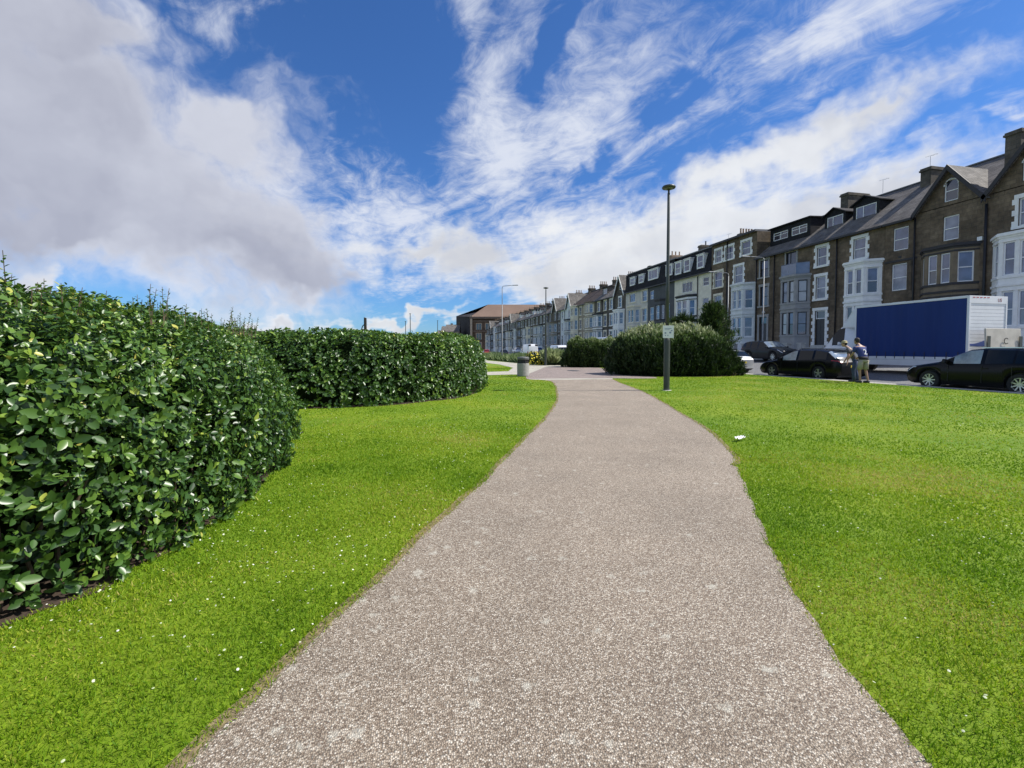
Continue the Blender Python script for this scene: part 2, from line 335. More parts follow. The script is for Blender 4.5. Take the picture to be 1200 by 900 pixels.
# ------------------------------------------------------------------ ground, lawn, paths, road
def grass_nodes(name):
    m = bpy.data.materials.new(name); m.use_nodes = True; nt = m.node_tree; N = nt.nodes; L = nt.links; b = N['Principled BSDF']; b.inputs['Roughness'].default_value = .8; b.inputs['Specular IOR Level'].default_value = .2
    tc = N.new('ShaderNodeTexCoord')
    n = N.new('ShaderNodeTexNoise'); n.inputs['Scale'].default_value = .5; n.inputs['Detail'].default_value = 5; L.new(tc.outputs['Object'], n.inputs['Vector'])
    cr = N.new('ShaderNodeValToRGB'); e = cr.color_ramp.elements; e[0].position = .32; e[0].color = (.105, .195, .008, 1); e[1].position = .70; e[1].color = (.200, .27, .016, 1); L.new(n.outputs['Fac'], cr.inputs[0])
    n2 = N.new('ShaderNodeTexNoise'); n2.inputs['Scale'].default_value = 22; n2.inputs['Detail'].default_value = 6; n2.inputs['Roughness'].default_value = .7; L.new(tc.outputs['Object'], n2.inputs['Vector'])
    mr = N.new('ShaderNodeMapRange'); mr.inputs[1].default_value = .3; mr.inputs[2].default_value = .7; mr.inputs[3].default_value = .72; mr.inputs[4].default_value = 1.25; L.new(n2.outputs['Fac'], mr.inputs[0])
    vm = N.new('ShaderNodeVectorMath'); vm.operation = 'SCALE'; L.new(cr.outputs[0], vm.inputs[0]); L.new(mr.outputs[0], vm.inputs['Scale']); L.new(vm.outputs[0], b.inputs['Base Color'])
    bp = N.new('ShaderNodeBump'); bp.inputs['Strength'].default_value = .7; bp.inputs['Distance'].default_value = .03; L.new(n2.outputs['Fac'], bp.inputs['Height']); L.new(bp.outputs[0], b.inputs['Normal'])
    return m
def path_mat(name, cols, size=95.0, blot=True, gap=.35):
    m = bpy.data.materials.new(name); m.use_nodes = True; nt = m.node_tree; N = nt.nodes; L = nt.links; b = N['Principled BSDF']; b.inputs['Roughness'].default_value = .75
    tc = N.new('ShaderNodeTexCoord')
    vo = N.new('ShaderNodeTexVoronoi'); vo.inputs['Scale'].default_value = size; L.new(tc.outputs['Object'], vo.inputs['Vector'])
    sp = N.new('ShaderNodeSeparateColor'); L.new(vo.outputs['Color'], sp.inputs[0])
    cr = N.new('ShaderNodeValToRGB'); L.new(sp.outputs[0], cr.inputs[0]); e = cr.color_ramp.elements
    while len(e) < len(cols): e.new(.5)
    for i, (p, c) in enumerate(cols): e[i].position = p; e[i].color = (*c, 1)
    d = N.new('ShaderNodeMapRange'); d.inputs[1].default_value = .25; d.inputs[2].default_value = .75; d.inputs[3].default_value = 1.12; d.inputs[4].default_value = gap; L.new(vo.outputs['Distance'], d.inputs[0])
    n = N.new('ShaderNodeTexNoise'); n.inputs['Scale'].default_value = 1.1; n.inputs['Detail'].default_value = 8; n.inputs['Roughness'].default_value = .65; L.new(tc.outputs['Object'], n.inputs['Vector'])
    mr = N.new('ShaderNodeMapRange'); mr.inputs[1].default_value = .35; mr.inputs[2].default_value = .7; mr.inputs[3].default_value = .88; mr.inputs[4].default_value = 1.12; L.new(n.outputs['Fac'], mr.inputs[0])
    mm = N.new('ShaderNodeMath'); mm.operation = 'MULTIPLY'; L.new(d.outputs[0], mm.inputs[0]); L.new(mr.outputs[0], mm.inputs[1])
    vm = N.new('ShaderNodeVectorMath'); vm.operation = 'SCALE'; L.new(cr.outputs[0], vm.inputs[0]); L.new(mm.outputs[0], vm.inputs['Scale']); col = vm.outputs[0]
    if blot:                                           # pale lichen blots with a shape of their own
        wn = N.new('ShaderNodeTexNoise'); wn.inputs['Scale'].default_value = 30; wn.inputs['Detail'].default_value = 4; L.new(tc.outputs['Object'], wn.inputs['Vector'])
        ws = N.new('ShaderNodeVectorMath'); ws.operation = 'SCALE'; ws.inputs['Scale'].default_value = .11; L.new(wn.outputs['Color'], ws.inputs[0])
        wa = N.new('ShaderNodeVectorMath'); wa.operation = 'ADD'; L.new(tc.outputs['Object'], wa.inputs[0]); L.new(ws.outputs[0], wa.inputs[1])
        v2 = N.new('ShaderNodeTexVoronoi'); v2.inputs['Scale'].default_value = 10.0; L.new(wa.outputs[0], v2.inputs['Vector'])
        s2 = N.new('ShaderNodeSeparateColor'); L.new(v2.outputs['Color'], s2.inputs[0])
        gx = N.new('ShaderNodeSeparateXYZ'); L.new(tc.outputs['Object'], gx.inputs[0])
        side = N.new('ShaderNodeMapRange'); side.inputs[1].default_value = -1.0; side.inputs[2].default_value = 2.2; side.inputs[3].default_value = .55; side.inputs[4].default_value = .93; L.new(gx.outputs[0], side.inputs[0])
        gt = N.new('ShaderNodeMath'); gt.operation = 'GREATER_THAN'; L.new(s2.outputs[0], gt.inputs[0]); L.new(side.outputs[0], gt.inputs[1])
        rd = N.new('ShaderNodeMapRange'); rd.inputs[1].default_value = .08; rd.inputs[2].default_value = .34; rd.inputs[3].default_value = .60; rd.inputs[4].default_value = 0; L.new(v2.outputs['Distance'], rd.inputs[0])
        mf = N.new('ShaderNodeMath'); mf.operation = 'MULTIPLY'; L.new(gt.outputs[0], mf.inputs[0]); L.new(rd.outputs[0], mf.inputs[1])
        mx = N.new('ShaderNodeMix'); mx.data_type = 'RGBA'; L.new(mf.outputs[0], mx.inputs[0]); L.new(col, mx.inputs[6]); mx.inputs[7].default_value = (.52, .50, .42, 1); col = mx.outputs[2]
    L.new(col, b.inputs['Base Color'])
    bp = N.new('ShaderNodeBump'); bp.inputs['Strength'].default_value = .8; bp.inputs['Distance'].default_value = .006; bp.invert = True
    L.new(vo.outputs['Distance'], bp.inputs['Height']); L.new(bp.outputs[0], b.inputs['Normal'])
    return m
m_lawn = grass_nodes('lawn_green')
m_ground = mat('far_ground', (.16, .17, .10), .9, .3, .05)
m_path = path_mat('aggregate_path', [(0, (.172, .125, .086)), (.25, (.248, .192, .138)), (.55, (.335, .272, .202)), (.8, (.455, .385, .30)), (1, (.66, .60, .50))], 150.0, gap=.45)
m_plaza = path_mat('pink_tarmac', [(0, (.18, .135, .115)), (.5, (.275, .22, .19)), (1, (.41, .345, .305))], 60, False, .6)
m_pale = path_mat('pale_concrete', [(0, (.33, .31, .25)), (.5, (.42, .39, .32)), (1, (.50, .47, .40))], 50, False, .8)
m_asphalt = path_mat('asphalt', [(0, (.10, .10, .102)), (.6, (.17, .17, .172)), (1, (.27, .27, .27))], 45, False, .6)
m_soil = mat('soil', (.05, .032, .02), .95, .4, 14, bump=.6, bscale=60)
m_kerb = mat('kerb_concrete', (.46, .45, .41), .85, .18, 6, bump=.2)
m_flag = mat('pavement_flags', (.30, .29, .27), .85, .15, 2.0)

KX = 17.85                                             # line of the near kerb
sheet('ground', [(-3000, -3000), (3000, -3000), (3000, 3000), (-3000, 3000)], -0.30, m_ground)
m_sea = mat('sea_water', (.045, .075, .095), .18, .2, .3, bump=.5, bscale=1.2)
sheet('sea', [(-3000, -3000), (-62, -3000), (-62, 3000), (-3000, 3000)], -0.25, m_sea)
LAWN = [(-60, -12), (KX, -12), (KX, 170), (-60, 170)]
sheet('lawn', LAWN, 0.0, m_lawn)
Lft = [(-1.6, -1.5), (-1.15, .5), (-.71, 1.6), (-.58, 1.89), (-.34, 2.39), (.11, 3.33), (.64, 4.38), (1.51, 6.26), (2.57, 8.52), (3.71, 11.31), (4.75, 14.5), (5.45, 16.9), (5.75, 18.3), (5.7, 19.3)]
Rgt = [(8.9, 19.2), (8.25, 17.2), (7.55, 14.6), (6.93, 12.5), (5.7, 9.13), (4.74, 6.59), (3.86, 4.85), (3.62, 4.60), (3.56, 4.42), (3.17, 3.82), (2.63, 3.02), (2.17, 2.28), (1.87, 1.75), (1.70, 1.37), (1.50, .6), (1.1, -1.5)]
Ls = smooth_poly(Lft, 8); Rs = smooth_poly(Rgt, 8)
def jit(p, a, s): return [(x+a*(math.sin(x*s*3.1+y*s*5.3)+.7*math.sin(x*s*9.7-y*s*8.1)+.5*math.sin(y*s*21.0)), y) for x, y in p]
Ls = jit(Ls, .012, 1.0); Rs = jit(Rs, .010, 1.7)
PATH = Ls+Rs
sheet('path', PATH, 0.004, m_path)
def rim(line, wi, wo, sgn, sd):                        # bare earth and thatch where turf meets path
    r_ = random.Random(sd); a, b = [], []
    for i, (x, y) in enumerate(line):
        x2, y2 = line[min(i+1, len(line)-1)]; x0, y0 = line[max(i-1, 0)]; l = math.hypot(x2-x0, y2-y0) or 1; nx, ny = (y2-y0)/l*sgn, -(x2-x0)/l*sgn
        a.append((x+nx*wi*r_.uniform(.1, 1.6), y+ny*wi*r_.uniform(.1, 1.6))); b.append((x-nx*wo, y-ny*wo))
    return a+b[::-1]
for line, sgn, sd in ((smooth_poly(Ls[::2], 4), 1, 3), (smooth_poly(Rs[::2], 4), 1, 4)): sheet('turf_edge', rim(line, .007, .05, sgn, sd), 0.0065, mat('turf_edge_earth', (.20, .155, .08), .95, .5, 40, bump=.5, bscale=120))
# concrete edging where the path meets the square, the pinkish square, the pale strips running left
EDG = [(5.7, 19.3), (8.9, 19.2), (9.15, 19.75), (7.6, 20.05), (5.55, 20.15), (5.2, 20.3), (5.2, 19.85)]
sheet('path_edging', EDG, 0.008, m_pale)
PLAZA = smooth_poly([(5.2, 20.3), (5.55, 20.15), (7.6, 20.05), (9.2, 19.75), (11.2, 19.4), (12.0, 22.5), (13.2, 28.5), (13.6, 33), (12.2, 34.2), (10.2, 34.0), (8.2, 29), (6.2, 24)], 4, True)
sheet('paved_square', PLAZA, 0.006, m_plaza)
PALE2 = [(6.2, 24.0), (8.2, 29), (10.2, 34), (12.2, 34.3), (14.3, 33.4), (14.8, 35.2), (12.4, 37.2), (10.8, 40), (9.4, 55), (9.5, 78), (7.0, 78), (7.1, 52), (7.9, 41), (7.4, 33), (5.9, 27.6), (3.2, 26.6), (-3, 27.0), (-20, 28.0), (-20, 24.6), (-3, 24.0), (3.3, 23.6)]
sheet('side_path', PALE2, 0.010, m_pale)
# road: kerb step at KX, cambered up towards the houses
def zr(x): return -0.10 if x < 18.4 else (-0.10+(x-18.4)*0.052 if x < 29.5 else 0.482)
mb = MB()
ys = [-14, 0, 8, 14, 20, 30, 45, 70, 110, 170, 330]; xs = [18.36, 18.4, 21, 24, 27, 29.5]
for j in range(len(ys)-1):
    for i in range(len(xs)-1):
        mb.face([(xs[i], ys[j], zr(xs[i])), (xs[i+1], ys[j], zr(xs[i+1])), (xs[i+1], ys[j+1], zr(xs[i+1])), (xs[i], ys[j+1], zr(xs[i]))])
props(mb.build('road', m_asphalt), kind='structure')
kb = props(bpy.data.objects.new('kerb', None), kind='structure'); C.objects.link(kb)
k0 = None
for i in range(96):
    y = -3+i*.915
    if k0 is None:
        k0 = MB().box(0, .15, .004, .911, -.22, .012).build('kerb_stone', m_kerb, kb, bevel=.012)
        o = k0
    else: o = k0.copy(); C.objects.link(o); o.parent = kb
    o.location = (18.22+random.uniform(-.004, .004), y, random.uniform(-.004, .004))
props(MB().box(18.22, 18.37, 84.9, 330, -.22, .010).build('kerb', m_kerb), kind='structure')
props(MB().box(KX, 18.217, -14, 330, -.22, .006).build('verge_strip', m_pale), kind='structure')
fk = props(bpy.data.objects.new('far_kerb', None), kind='structure'); C.objects.link(fk)
for i in range(60):
    o = k0.copy(); C.objects.link(o); o.parent = fk; o.location = (29.5, 4+i*.915, .60)
props(MB().box(29.65, 36.0, -14, 330, -.3, .598).build('pavement', m_flag), kind='structure')
props(MB().box(29.5, 29.65, 58.9, 330, .3, .61).build('far_kerb', m_kerb), kind='structure')
props(sheet('manhole_cover', [(10.1+.35*math.cos(a*math.pi/8), 27.6+.7*math.sin(a*math.pi/8)) for a in range(16)], 0.014, mat('iron', (.05, .05, .055), .6, .2, 20), None), 'dark iron manhole cover set in the pinkish paved square', 'manhole cover')

# hedge and bed footprints
H1 = [(-2.9, -.6), (-2.35, 1.6), (-1.91, 2.63), (-1.72, 2.92), (-1.52, 3.68), (-1.42, 4.56), (-1.52, 5.8), (-1.72, 6.97), (-2.0, 8.4), (-2.6, 9.3), (-4.2, 9.7), (-6.6, 8.6), (-7.6, 5), (-7.4, 1), (-5.5, -1.4)]
H2 = [(-4.5, 11.0), (-2.31, 11.06), (-.6, 11.30), (.5, 12.0), (1.5, 13.0), (2.35, 15.4), (2.75, 17.6), (2.6, 19.4), (1.2, 20.6), (-3, 20.6), (-9, 18.5), (-10.5, 14), (-8, 11.4)]
B2 = [(13.8+3.45*math.cos(a)*math.cos(YAW)+2.5*math.sin(a)*math.sin(YAW), 22.5-3.45*math.cos(a)*math.sin(YAW)+2.5*math.sin(a)*math.cos(YAW)) for a in np.linspace(0, 2*math.pi, 20, endpoint=False)]
B1 = [(14.3+2.9*math.cos(a)*math.cos(YAW)+1.5*math.sin(a)*math.sin(YAW), 33.4-2.9*math.cos(a)*math.sin(YAW)+1.5*math.sin(a)*math.cos(YAW)) for a in np.linspace(0, 2*math.pi, 18, endpoint=False)]
def grow(poly, d):
    c = np.mean(np.array(poly), axis=0); return [tuple(c+(np.array(p)-c)*(1+d/np.linalg.norm(np.array(p)-c))) for p in poly]
H1s = smooth_poly(H1, 5, True); H2s = smooth_poly(H2, 5, True); B1s = smooth_poly(B1, 2, True); B2s = smooth_poly(B2, 2, True)
for nm, pl, d in (('hedge_bed', H1s, .02), ('hedge_bed', H2s, .04), ('shrub_bed', B2s, .05), ('shrub_bed', B1s, .05)):
    sheet(nm, jit(grow(pl, d), .03, 2.0), 0.005, m_soil)

# ------------------------------------------------------------------ lawn blades, clover, daisies
m_blade = leaf_mat('grass_blade', [(0, (.105, .225, .008)), (.45, (.215, .355, .012)), (.75, (.36, .435, .028)), (1, (.52, .44, .14))], .6, .25, .42, patch=(.42, .36))
def lawn_points(n, r0, r1, pw=0.0):
    u = rng.random(n); r = r0+(r1-r0)*u if pw == 0 else (r0**(1+pw)+u*(r1**(1+pw)-r0**(1+pw)))**(1/(1+pw))
    a = YAW+R(2)+rng.uniform(R(-60), R(58), n)
    P = np.stack([r*np.sin(a), r*np.cos(a)], 1)
    ok = (P[:, 0] < KX-.1) & ~inside(P, H1s) & ~inside(P, H2s) & ~inside(P, B1s) & ~inside(P, B2s) & ~inside(P, PLAZA) & ~inside(P, PALE2) & ~inside(P, EDG)
    inp = inside(P, PATH); dp = dist_poly(P, PATH)
    ok &= ~(inp & (dp > rng.uniform(-.02, .035, len(P))))
    return P[ok], np.hypot(P[ok, 0], P[ok, 1]), dp[ok]
def blades():
    for q, (cnt, r0, r1, pw) in enumerate(((520000, 1.0, 9.0, .15), (380000, 2.5, 36, 0.0))):
        P, r, dp = lawn_points(cnt, r0, r1, pw)
        fade = np.clip((9-r)/5, 0, 1) if q == 0 else np.clip((r-2.5)/4, 0, 1); k = rng.random(len(P)) < fade; P = P[k]; r = r[k]; dp = dp[k]
        n = len(P); h = rng.uniform(.011, .026, n)*(1+.010*r)*(1+.35*lumps(P, 2.2, 3)); h[dp < .07] *= 1.3
        w = np.maximum(.0012, .00070*r)*rng.uniform(.7, 1.4, n)
        A = np.stack([rng.normal(0, .6, n), rng.normal(0, .6, n), np.ones(n)], 1); B = rv(n); B[:, 2] *= .3
        if q == 0: t = np.array([(-1, 0, 0), (1, 0, 0), (.7, .6, .12), (-.2, 1, .38)], float); f = np.array([(0, 1, 2), (0, 2, 3)])
        else: t = np.array([(-1.3, 0, 0), (1.3, 0, 0), (0, 1, .3)], float); f = np.array([(0, 1, 2)])
        sc = np.stack([w, h, h], 1); tint = np.clip(rng.normal(.46, .2, n)+.18*lumps(P, .9, 5)+.12*lumps(P, 4.0, 6)+.35*np.exp(-dp/.06)*rng.random(n), 0, 1)
        pos = np.column_stack([P, np.zeros(n)])
        props(scatter('lawn_grass', t, f, pos, A, B, sc, tint, m_blade), ('short bright green mown grass of the lawns beside the near path', 'short bright green mown grass of the lawns farther along')[q], 'grass')
    # clover leaves lying among the blades
    P, r, dp = lawn_points(24000, 1.0, 12, 0.2); k = (lumps(P, 1.6, 9) > .05); P = P[k]; r = r[k]; n = len(P)
    t = np.array([(0, 0, 0), (-.45, .35, .1), (-.35, .9, .05), (0, .8, 0), (.35, .9, .05), (.45, .35, .1)], float); f = np.array([(0, 1, 2), (0, 2, 3), (0, 3, 4), (0, 4, 5)])
    A = rv(n); A[:, 2] = rng.uniform(-.1, .4, n); B = rv(n)*.35; B[:, 2] += 1
    props(scatter('clover', t, f, np.column_stack([P, rng.uniform(.016, .034, n)]), A, B, rng.uniform(.005, .010, n)*(1+.05*r), rng.uniform(.15, .8, n), m_blade), 'small clover leaves spread through the mown grass', 'clover')
    # clover and daisy heads
    P, r, dp = lawn_points(21000, 1.0, 26, 0.1)
    k = (lumps(P, .8, 21)+np.where(P[:, 0] < 1, .35, -.15)+rng.normal(0, .4, len(P)) > .33); P = P[k]; r = r[k]; n = len(P)
    t = np.array([(0, 0, .25)]+[(math.cos(a), math.sin(a), 0) for a in np.linspace(0, 2*math.pi, 6, endpoint=False)], float); f = np.array([(0, 1+i, 1+(i+1) % 6) for i in range(6)])
    A = rv(n); A[:, 2] *= .3; B = rv(n)*.4; B[:, 2] += 1
    s = rng.uniform(.0034, .0060, n)*(1+.03*r)
    props(scatter('daisies', t, f, np.column_stack([P, rng.uniform(.028, .042, n)]), A, B, s, rng.random(n), leaf_mat('daisy_white', [(0, (.46, .52, .28)), (1, (.74, .74, .64))], .7, .2, .1)), 'tiny white daisy and clover heads dotted through the grass', 'flowers')
blades()

# ------------------------------------------------------------------ hedges and shrubs
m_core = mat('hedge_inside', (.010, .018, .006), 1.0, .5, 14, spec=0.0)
m_twig = mat('twig', (.10, .07, .045), .85, .3, 30)
m_hleaf = leaf_mat('hedge_leaf', [(0, (.022, .056, .012)), (.35, (.054, .125, .022)), (.62, (.125, .225, .030)), (.86, (.26, .37, .05)), (1, (.48, .46, .10))], .36, .55, .22)
LEAF = np.array([(0, 0, 0), (-.17, .14, .03), (-.275, .36, .06), (-.27, .60, .055), (-.15, .85, 0), (0, 1, -.06), (.15, .85, 0), (.27, .60, .055), (.275, .36, .06), (.17, .14, .03), (0, .3, -.03), (0, .7, -.05)], float)
LEAFF = np.array([(0, 10, 2, 1), (2, 10, 11, 3), (3, 11, 5, 4), (10, 0, 9, 8), (11, 10, 8, 7), (5, 11, 7, 6)])
LEAF2 = np.array([(0, 0, 0), (-.26, .3, .05), (-.24, .68, .04), (0, 1, -.06), (.24, .68, .04), (.26, .3, .05)], float); LEAF2F = np.array([(0, 3, 2, 1), (0, 5, 4, 3)])
def shell(poly, H, n, r=.55, p=2.4, zmin=.05, facing=.8, lump=.13, seed=1):
    """points on the outside of a clipped hedge with rounded shoulders: position, outward normal"""
    Pn = np.array(poly); nx = np.roll(Pn, -1, 0); seg = nx-Pn; ln = np.hypot(seg[:, 0], seg[:, 1]); per = ln.sum()
    area = .5*abs(np.sum(Pn[:, 0]*nx[:, 1]-nx[:, 0]*Pn[:, 1])); ccw = np.sum(Pn[:, 0]*nx[:, 1]-nx[:, 0]*Pn[:, 1]) > 0
    Hm = H if not callable(H) else float(np.mean(H(Pn)))
    ns = int(n*per*(Hm+.4)/(per*(Hm+.4)+area)); 
    i = rng.choice(len(Pn), ns, p=ln/per); t = rng.random(ns); B = Pn[i]+seg[i]*t[:, None]; no = np.stack([seg[i, 1], -seg[i, 0]], 1)/ln[i][:, None]
    if not ccw: no = -no
    hh = H(B) if callable(H) else np.full(ns, H)
    q = rng.random(ns); z = hh*np.minimum(q*1.08, .999); z = np.maximum(z, zmin)
    d = r*(1-(1-(z/hh)**p)**(1/p))
    tl = np.clip((z/hh)**4, 0, 1)
    nn = np.column_stack([no*(1-.75*tl)[:, None], tl]); under = z < .25; nn[under, 2] -= .25
    ps = np.column_stack([B-no*d[:, None], z])
    nt_ = n-ns; lo = Pn.min(0); hi = Pn.max(0); Q = lo+rng.random((nt_*3, 2))*(hi-lo); Q = Q[inside(Q, poly)][:nt_]
    dq = dist_poly(Q, poly); hq = H(Q) if callable(H) else np.full(len(Q), H)
    e = np.clip(1-dq/r, 0, 1); zq = hq*(1-e**p)**(1/p); keep = zq > .3*hq
    pt = np.column_stack([Q, zq])[keep]; nt2 = np.column_stack([np.zeros((len(pt), 2)), np.ones(len(pt))])
    P = np.vstack([ps, pt]); Nn = np.vstack([nn, nt2]); Nn /= np.linalg.norm(Nn, axis=1, keepdims=True)
    to = -P+np.array([0, 0, CAMH]); to /= np.linalg.norm(to, axis=1, keepdims=True); fc = (to*Nn).sum(1)
    keep = (fc > np.where(P[:, 2] > .6*Hm, -.85, -.25)) | (rng.random(len(P)) > facing)
    P = P[keep]; Nn = Nn[keep]
    P = P+Nn*(lumps(P, 1.7, seed)*lump+lumps(P, 6.0, seed+1)*.05)[:, None]
    return P, Nn
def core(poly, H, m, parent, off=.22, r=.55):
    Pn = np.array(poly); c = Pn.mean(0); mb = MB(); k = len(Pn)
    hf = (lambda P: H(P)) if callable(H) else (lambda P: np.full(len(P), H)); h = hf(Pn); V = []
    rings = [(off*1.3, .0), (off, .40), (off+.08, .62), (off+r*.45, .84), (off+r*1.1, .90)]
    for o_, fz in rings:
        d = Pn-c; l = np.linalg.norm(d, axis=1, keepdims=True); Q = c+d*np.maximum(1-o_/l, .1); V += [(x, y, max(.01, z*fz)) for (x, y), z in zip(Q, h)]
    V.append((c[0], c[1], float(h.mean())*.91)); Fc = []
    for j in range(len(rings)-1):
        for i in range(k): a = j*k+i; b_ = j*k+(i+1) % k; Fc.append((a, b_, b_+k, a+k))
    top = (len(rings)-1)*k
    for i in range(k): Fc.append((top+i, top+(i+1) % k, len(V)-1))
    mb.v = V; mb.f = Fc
    return mb.build('shade_core', m, parent, smooth=True)  # solid hull, its near-black colour stands in for shade between the leaves
def rosettes(P, Nn, per, spread=.85, jitter=.35):
    n = len(P); ax = Nn+rv(n)*jitter; ax[:, 2] += .15; ax /= np.linalg.norm(ax, axis=1, keepdims=True)
    t = np.cross(ax, rv(n)); t /= np.linalg.norm(t, axis=1, keepdims=True); b = np.cross(ax, t)
    a = (np.arange(per)*2.4)[None, :]+rng.uniform(0, 6.28, (n, 1)); rad = t[:, None, :]*np.cos(a)[..., None]+b[:, None, :]*np.sin(a)[..., None]
    lean = rng.uniform(.15, .75, (n, per, 1)); A = ax[:, None, :]*lean+rad*spread; A = A+rng.normal(0, .2, A.shape)
    Bn = ax[:, None, :]*1.0-rad*lean*.5+rng.normal(0, .25, A.shape)
    pos = P[:, None, :]+ax[:, None, :]*(rng.uniform(-.05, .05, (n, per, 1))); return pos.reshape(-1, 3), A.reshape(-1, 3), Bn.reshape(-1, 3)

def hedge_one():
    root = thing('hedge', 'tall glossy broad-leaved hedge close by on the left, thin shoots standing up from its top', 'hedge', (0, 0, 0))
    Hf = lambda P: 1.64+.05*lumps(np.asarray(P), .9, 4)
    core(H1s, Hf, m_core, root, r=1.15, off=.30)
    P, Nn = shell(H1s, Hf, 30000, r=1.15, p=2.2, seed=31, lump=.13, facing=.93)
    P = P+Nn*(lumps(P, 11.0, 61)*.075)[:, None]
    inn = P-Nn*rng.uniform(.08, .24, (len(P), 1))
    pos, A, B = rosettes(np.vstack([P, inn]), np.vstack([Nn, Nn]), 5)
    n = len(pos); sz = np.clip(np.exp(rng.normal(-3.0, .27, n)), .026, .10)
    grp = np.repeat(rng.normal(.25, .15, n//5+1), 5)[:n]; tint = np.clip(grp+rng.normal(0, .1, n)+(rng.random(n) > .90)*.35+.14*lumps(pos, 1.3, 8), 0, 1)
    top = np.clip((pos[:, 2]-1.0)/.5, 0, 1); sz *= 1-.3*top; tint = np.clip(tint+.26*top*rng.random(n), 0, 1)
    # the leaves that show largest stand on their own
    dist = np.linalg.norm(pos-np.array([0, 0, CAMH]), axis=1); cy, sy = fw, rt
    rel = pos-np.array([0, 0, CAMH]); dep = rel@fw; xx = rel@rt/np.maximum(dep, .1); vis = (dep > 1) & (xx > -1.13) & (np.abs(pos[:, 2]-.9) < .9)
    idxA = np.where(vis & (np.arange(n) < len(P)*5))[0]; order = idxA[np.argsort(-sz[idxA]/dist[idxA])][:300]
    single = np.zeros(n, bool); single[order] = True
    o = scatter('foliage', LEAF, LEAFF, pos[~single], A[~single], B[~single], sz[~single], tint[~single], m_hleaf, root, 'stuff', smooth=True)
    bases = []
    for k in range(6):
        t = [.15, .3, .42, .55, .75, .9][k]
        b = mesh_np('leaf', LEAF, LEAFF, m_hleaf, None, True, np.full(len(LEAFF), t)); bases.append(b.data); bpy.data.objects.remove(b)
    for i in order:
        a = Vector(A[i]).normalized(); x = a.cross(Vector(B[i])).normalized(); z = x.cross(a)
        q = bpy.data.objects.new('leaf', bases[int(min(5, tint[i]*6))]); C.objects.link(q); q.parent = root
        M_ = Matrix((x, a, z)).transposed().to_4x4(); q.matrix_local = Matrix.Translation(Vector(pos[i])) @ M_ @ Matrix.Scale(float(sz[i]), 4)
    # upright shoots along the crest
    Q = np.array(H1s).min(0)+rng.random((5200, 2))*(np.array(H1s).max(0)-np.array(H1s).min(0)); Q = Q[inside(Q, H1s)]; Q = Q[Q[:, 1] > 1.2]; d = dist_poly(Q, H1s)
    Q = Q[(d > .45)][:1500]; shoots(root, Q, Hf(Q)-.03, m_hleaf, .040, (.08, .28))
    # dark stems under the skirt
    mb = MB()
    for i in range(0, len(H1s), 2):
        x, y = H1s[i]; cx, cy_ = np.mean(np.array(H1s), axis=0); dx, dy = (cx-x), (cy_-y); l = math.hypot(dx, dy); ox, oy = x+dx/l*.18, y+dy/l*.18
        mb.tube([(ox, oy, -.02), (ox+random.uniform(-.05, .05), oy+random.uniform(-.05, .05), .25), (ox+random.uniform(-.12, .12), oy+random.uniform(-.12, .12), .6)], [.014, .011, .007], 5)
    props(mb.build('stems', m_twig, root), kind='stuff')
def shoots(root, Q, base, m, lf, hr, name='shoots'):
    n = len(Q); h = rng.uniform(*hr, n)*np.clip(rng.normal(.65, .3, n), .2, 1.2); lean = rng.normal(0, .12, (n, 2)); mb = MB(); pp, AA, BB, ss = [], [], [], []
    for i in range(n):
        b0 = np.array([Q[i, 0], Q[i, 1], base[i]-.08]); t0 = b0+np.array([lean[i, 0]*h[i], lean[i, 1]*h[i], h[i]+.08])
        mb.tube([b0, t0], [.004, .002], 3)
        for k in range(int(3+h[i]/.026)):
            f = .25+.75*k/(3+h[i]/.026); a = k*2.4+i; v = np.array([math.cos(a), math.sin(a), .55]); pp.append(b0+(t0-b0)*f); AA.append(v); BB.append((0, 0, 1)); ss.append(lf*(1.25-.6*f))
    props(mb.build('twigs', m_twig, root), kind='stuff')
    n = len(pp); o = scatter(name, LEAF2, LEAF2F, np.array(pp), np.array(AA)+rng.normal(0, .2, (n, 3)), np.array(BB, float)+rng.normal(0, .3, (n, 3)), np.array(ss), np.clip(rng.normal(.42, .15, n), 0, 1), m, root)
def hedge_two():
    root = thing('hedge', 'long rounded dark green hedge beyond the first one, ending near the litter bin', 'hedge', (0, 0, 0))
    Hf = lambda P: 1.70+.05*lumps(np.asarray(P), .7, 14)-.06*np.clip((np.asarray(P)[:, 0]-.5)/2, 0, 1)
    core(H2s, Hf, m_core, root, off=.2, r=.6)
    P, Nn = shell(H2s, Hf, 18000, r=.6, seed=41, lump=.16, facing=.95)
    inn = P-Nn*rng.uniform(.08, .22, (len(P), 1)); P = np.vstack([P, inn[::2]]); Nn = np.vstack([Nn, Nn[::2]])
    pos, A, B = rosettes(P, Nn, 4); n = len(pos)
    tint = np.clip(np.repeat(rng.normal(.33, .15, n//4+1), 4)[:n]+rng.normal(0, .1, n)+.12*lumps(pos, 1.2, 18)+.14*np.clip((pos[:, 2]-1.2)/.5, 0, 1), 0, 1)
    scatter('foliage', LEAF2, LEAF2F, pos, A, B, rng.uniform(.055, .105, n), tint, m_hleaf, root)
    Q = np.array(H2s).min(0)+rng.random((3500, 2))*(np.array(H2s).max(0)-np.array(H2s).min(0)); Q = Q[inside(Q, H2s)]; Q = Q[dist_poly(Q, H2s) > .3][:420]
    shoots(root, Q, Hf(Q)-.03, m_hleaf, .045, (.05, .24))
hedge_one(); hedge_two()

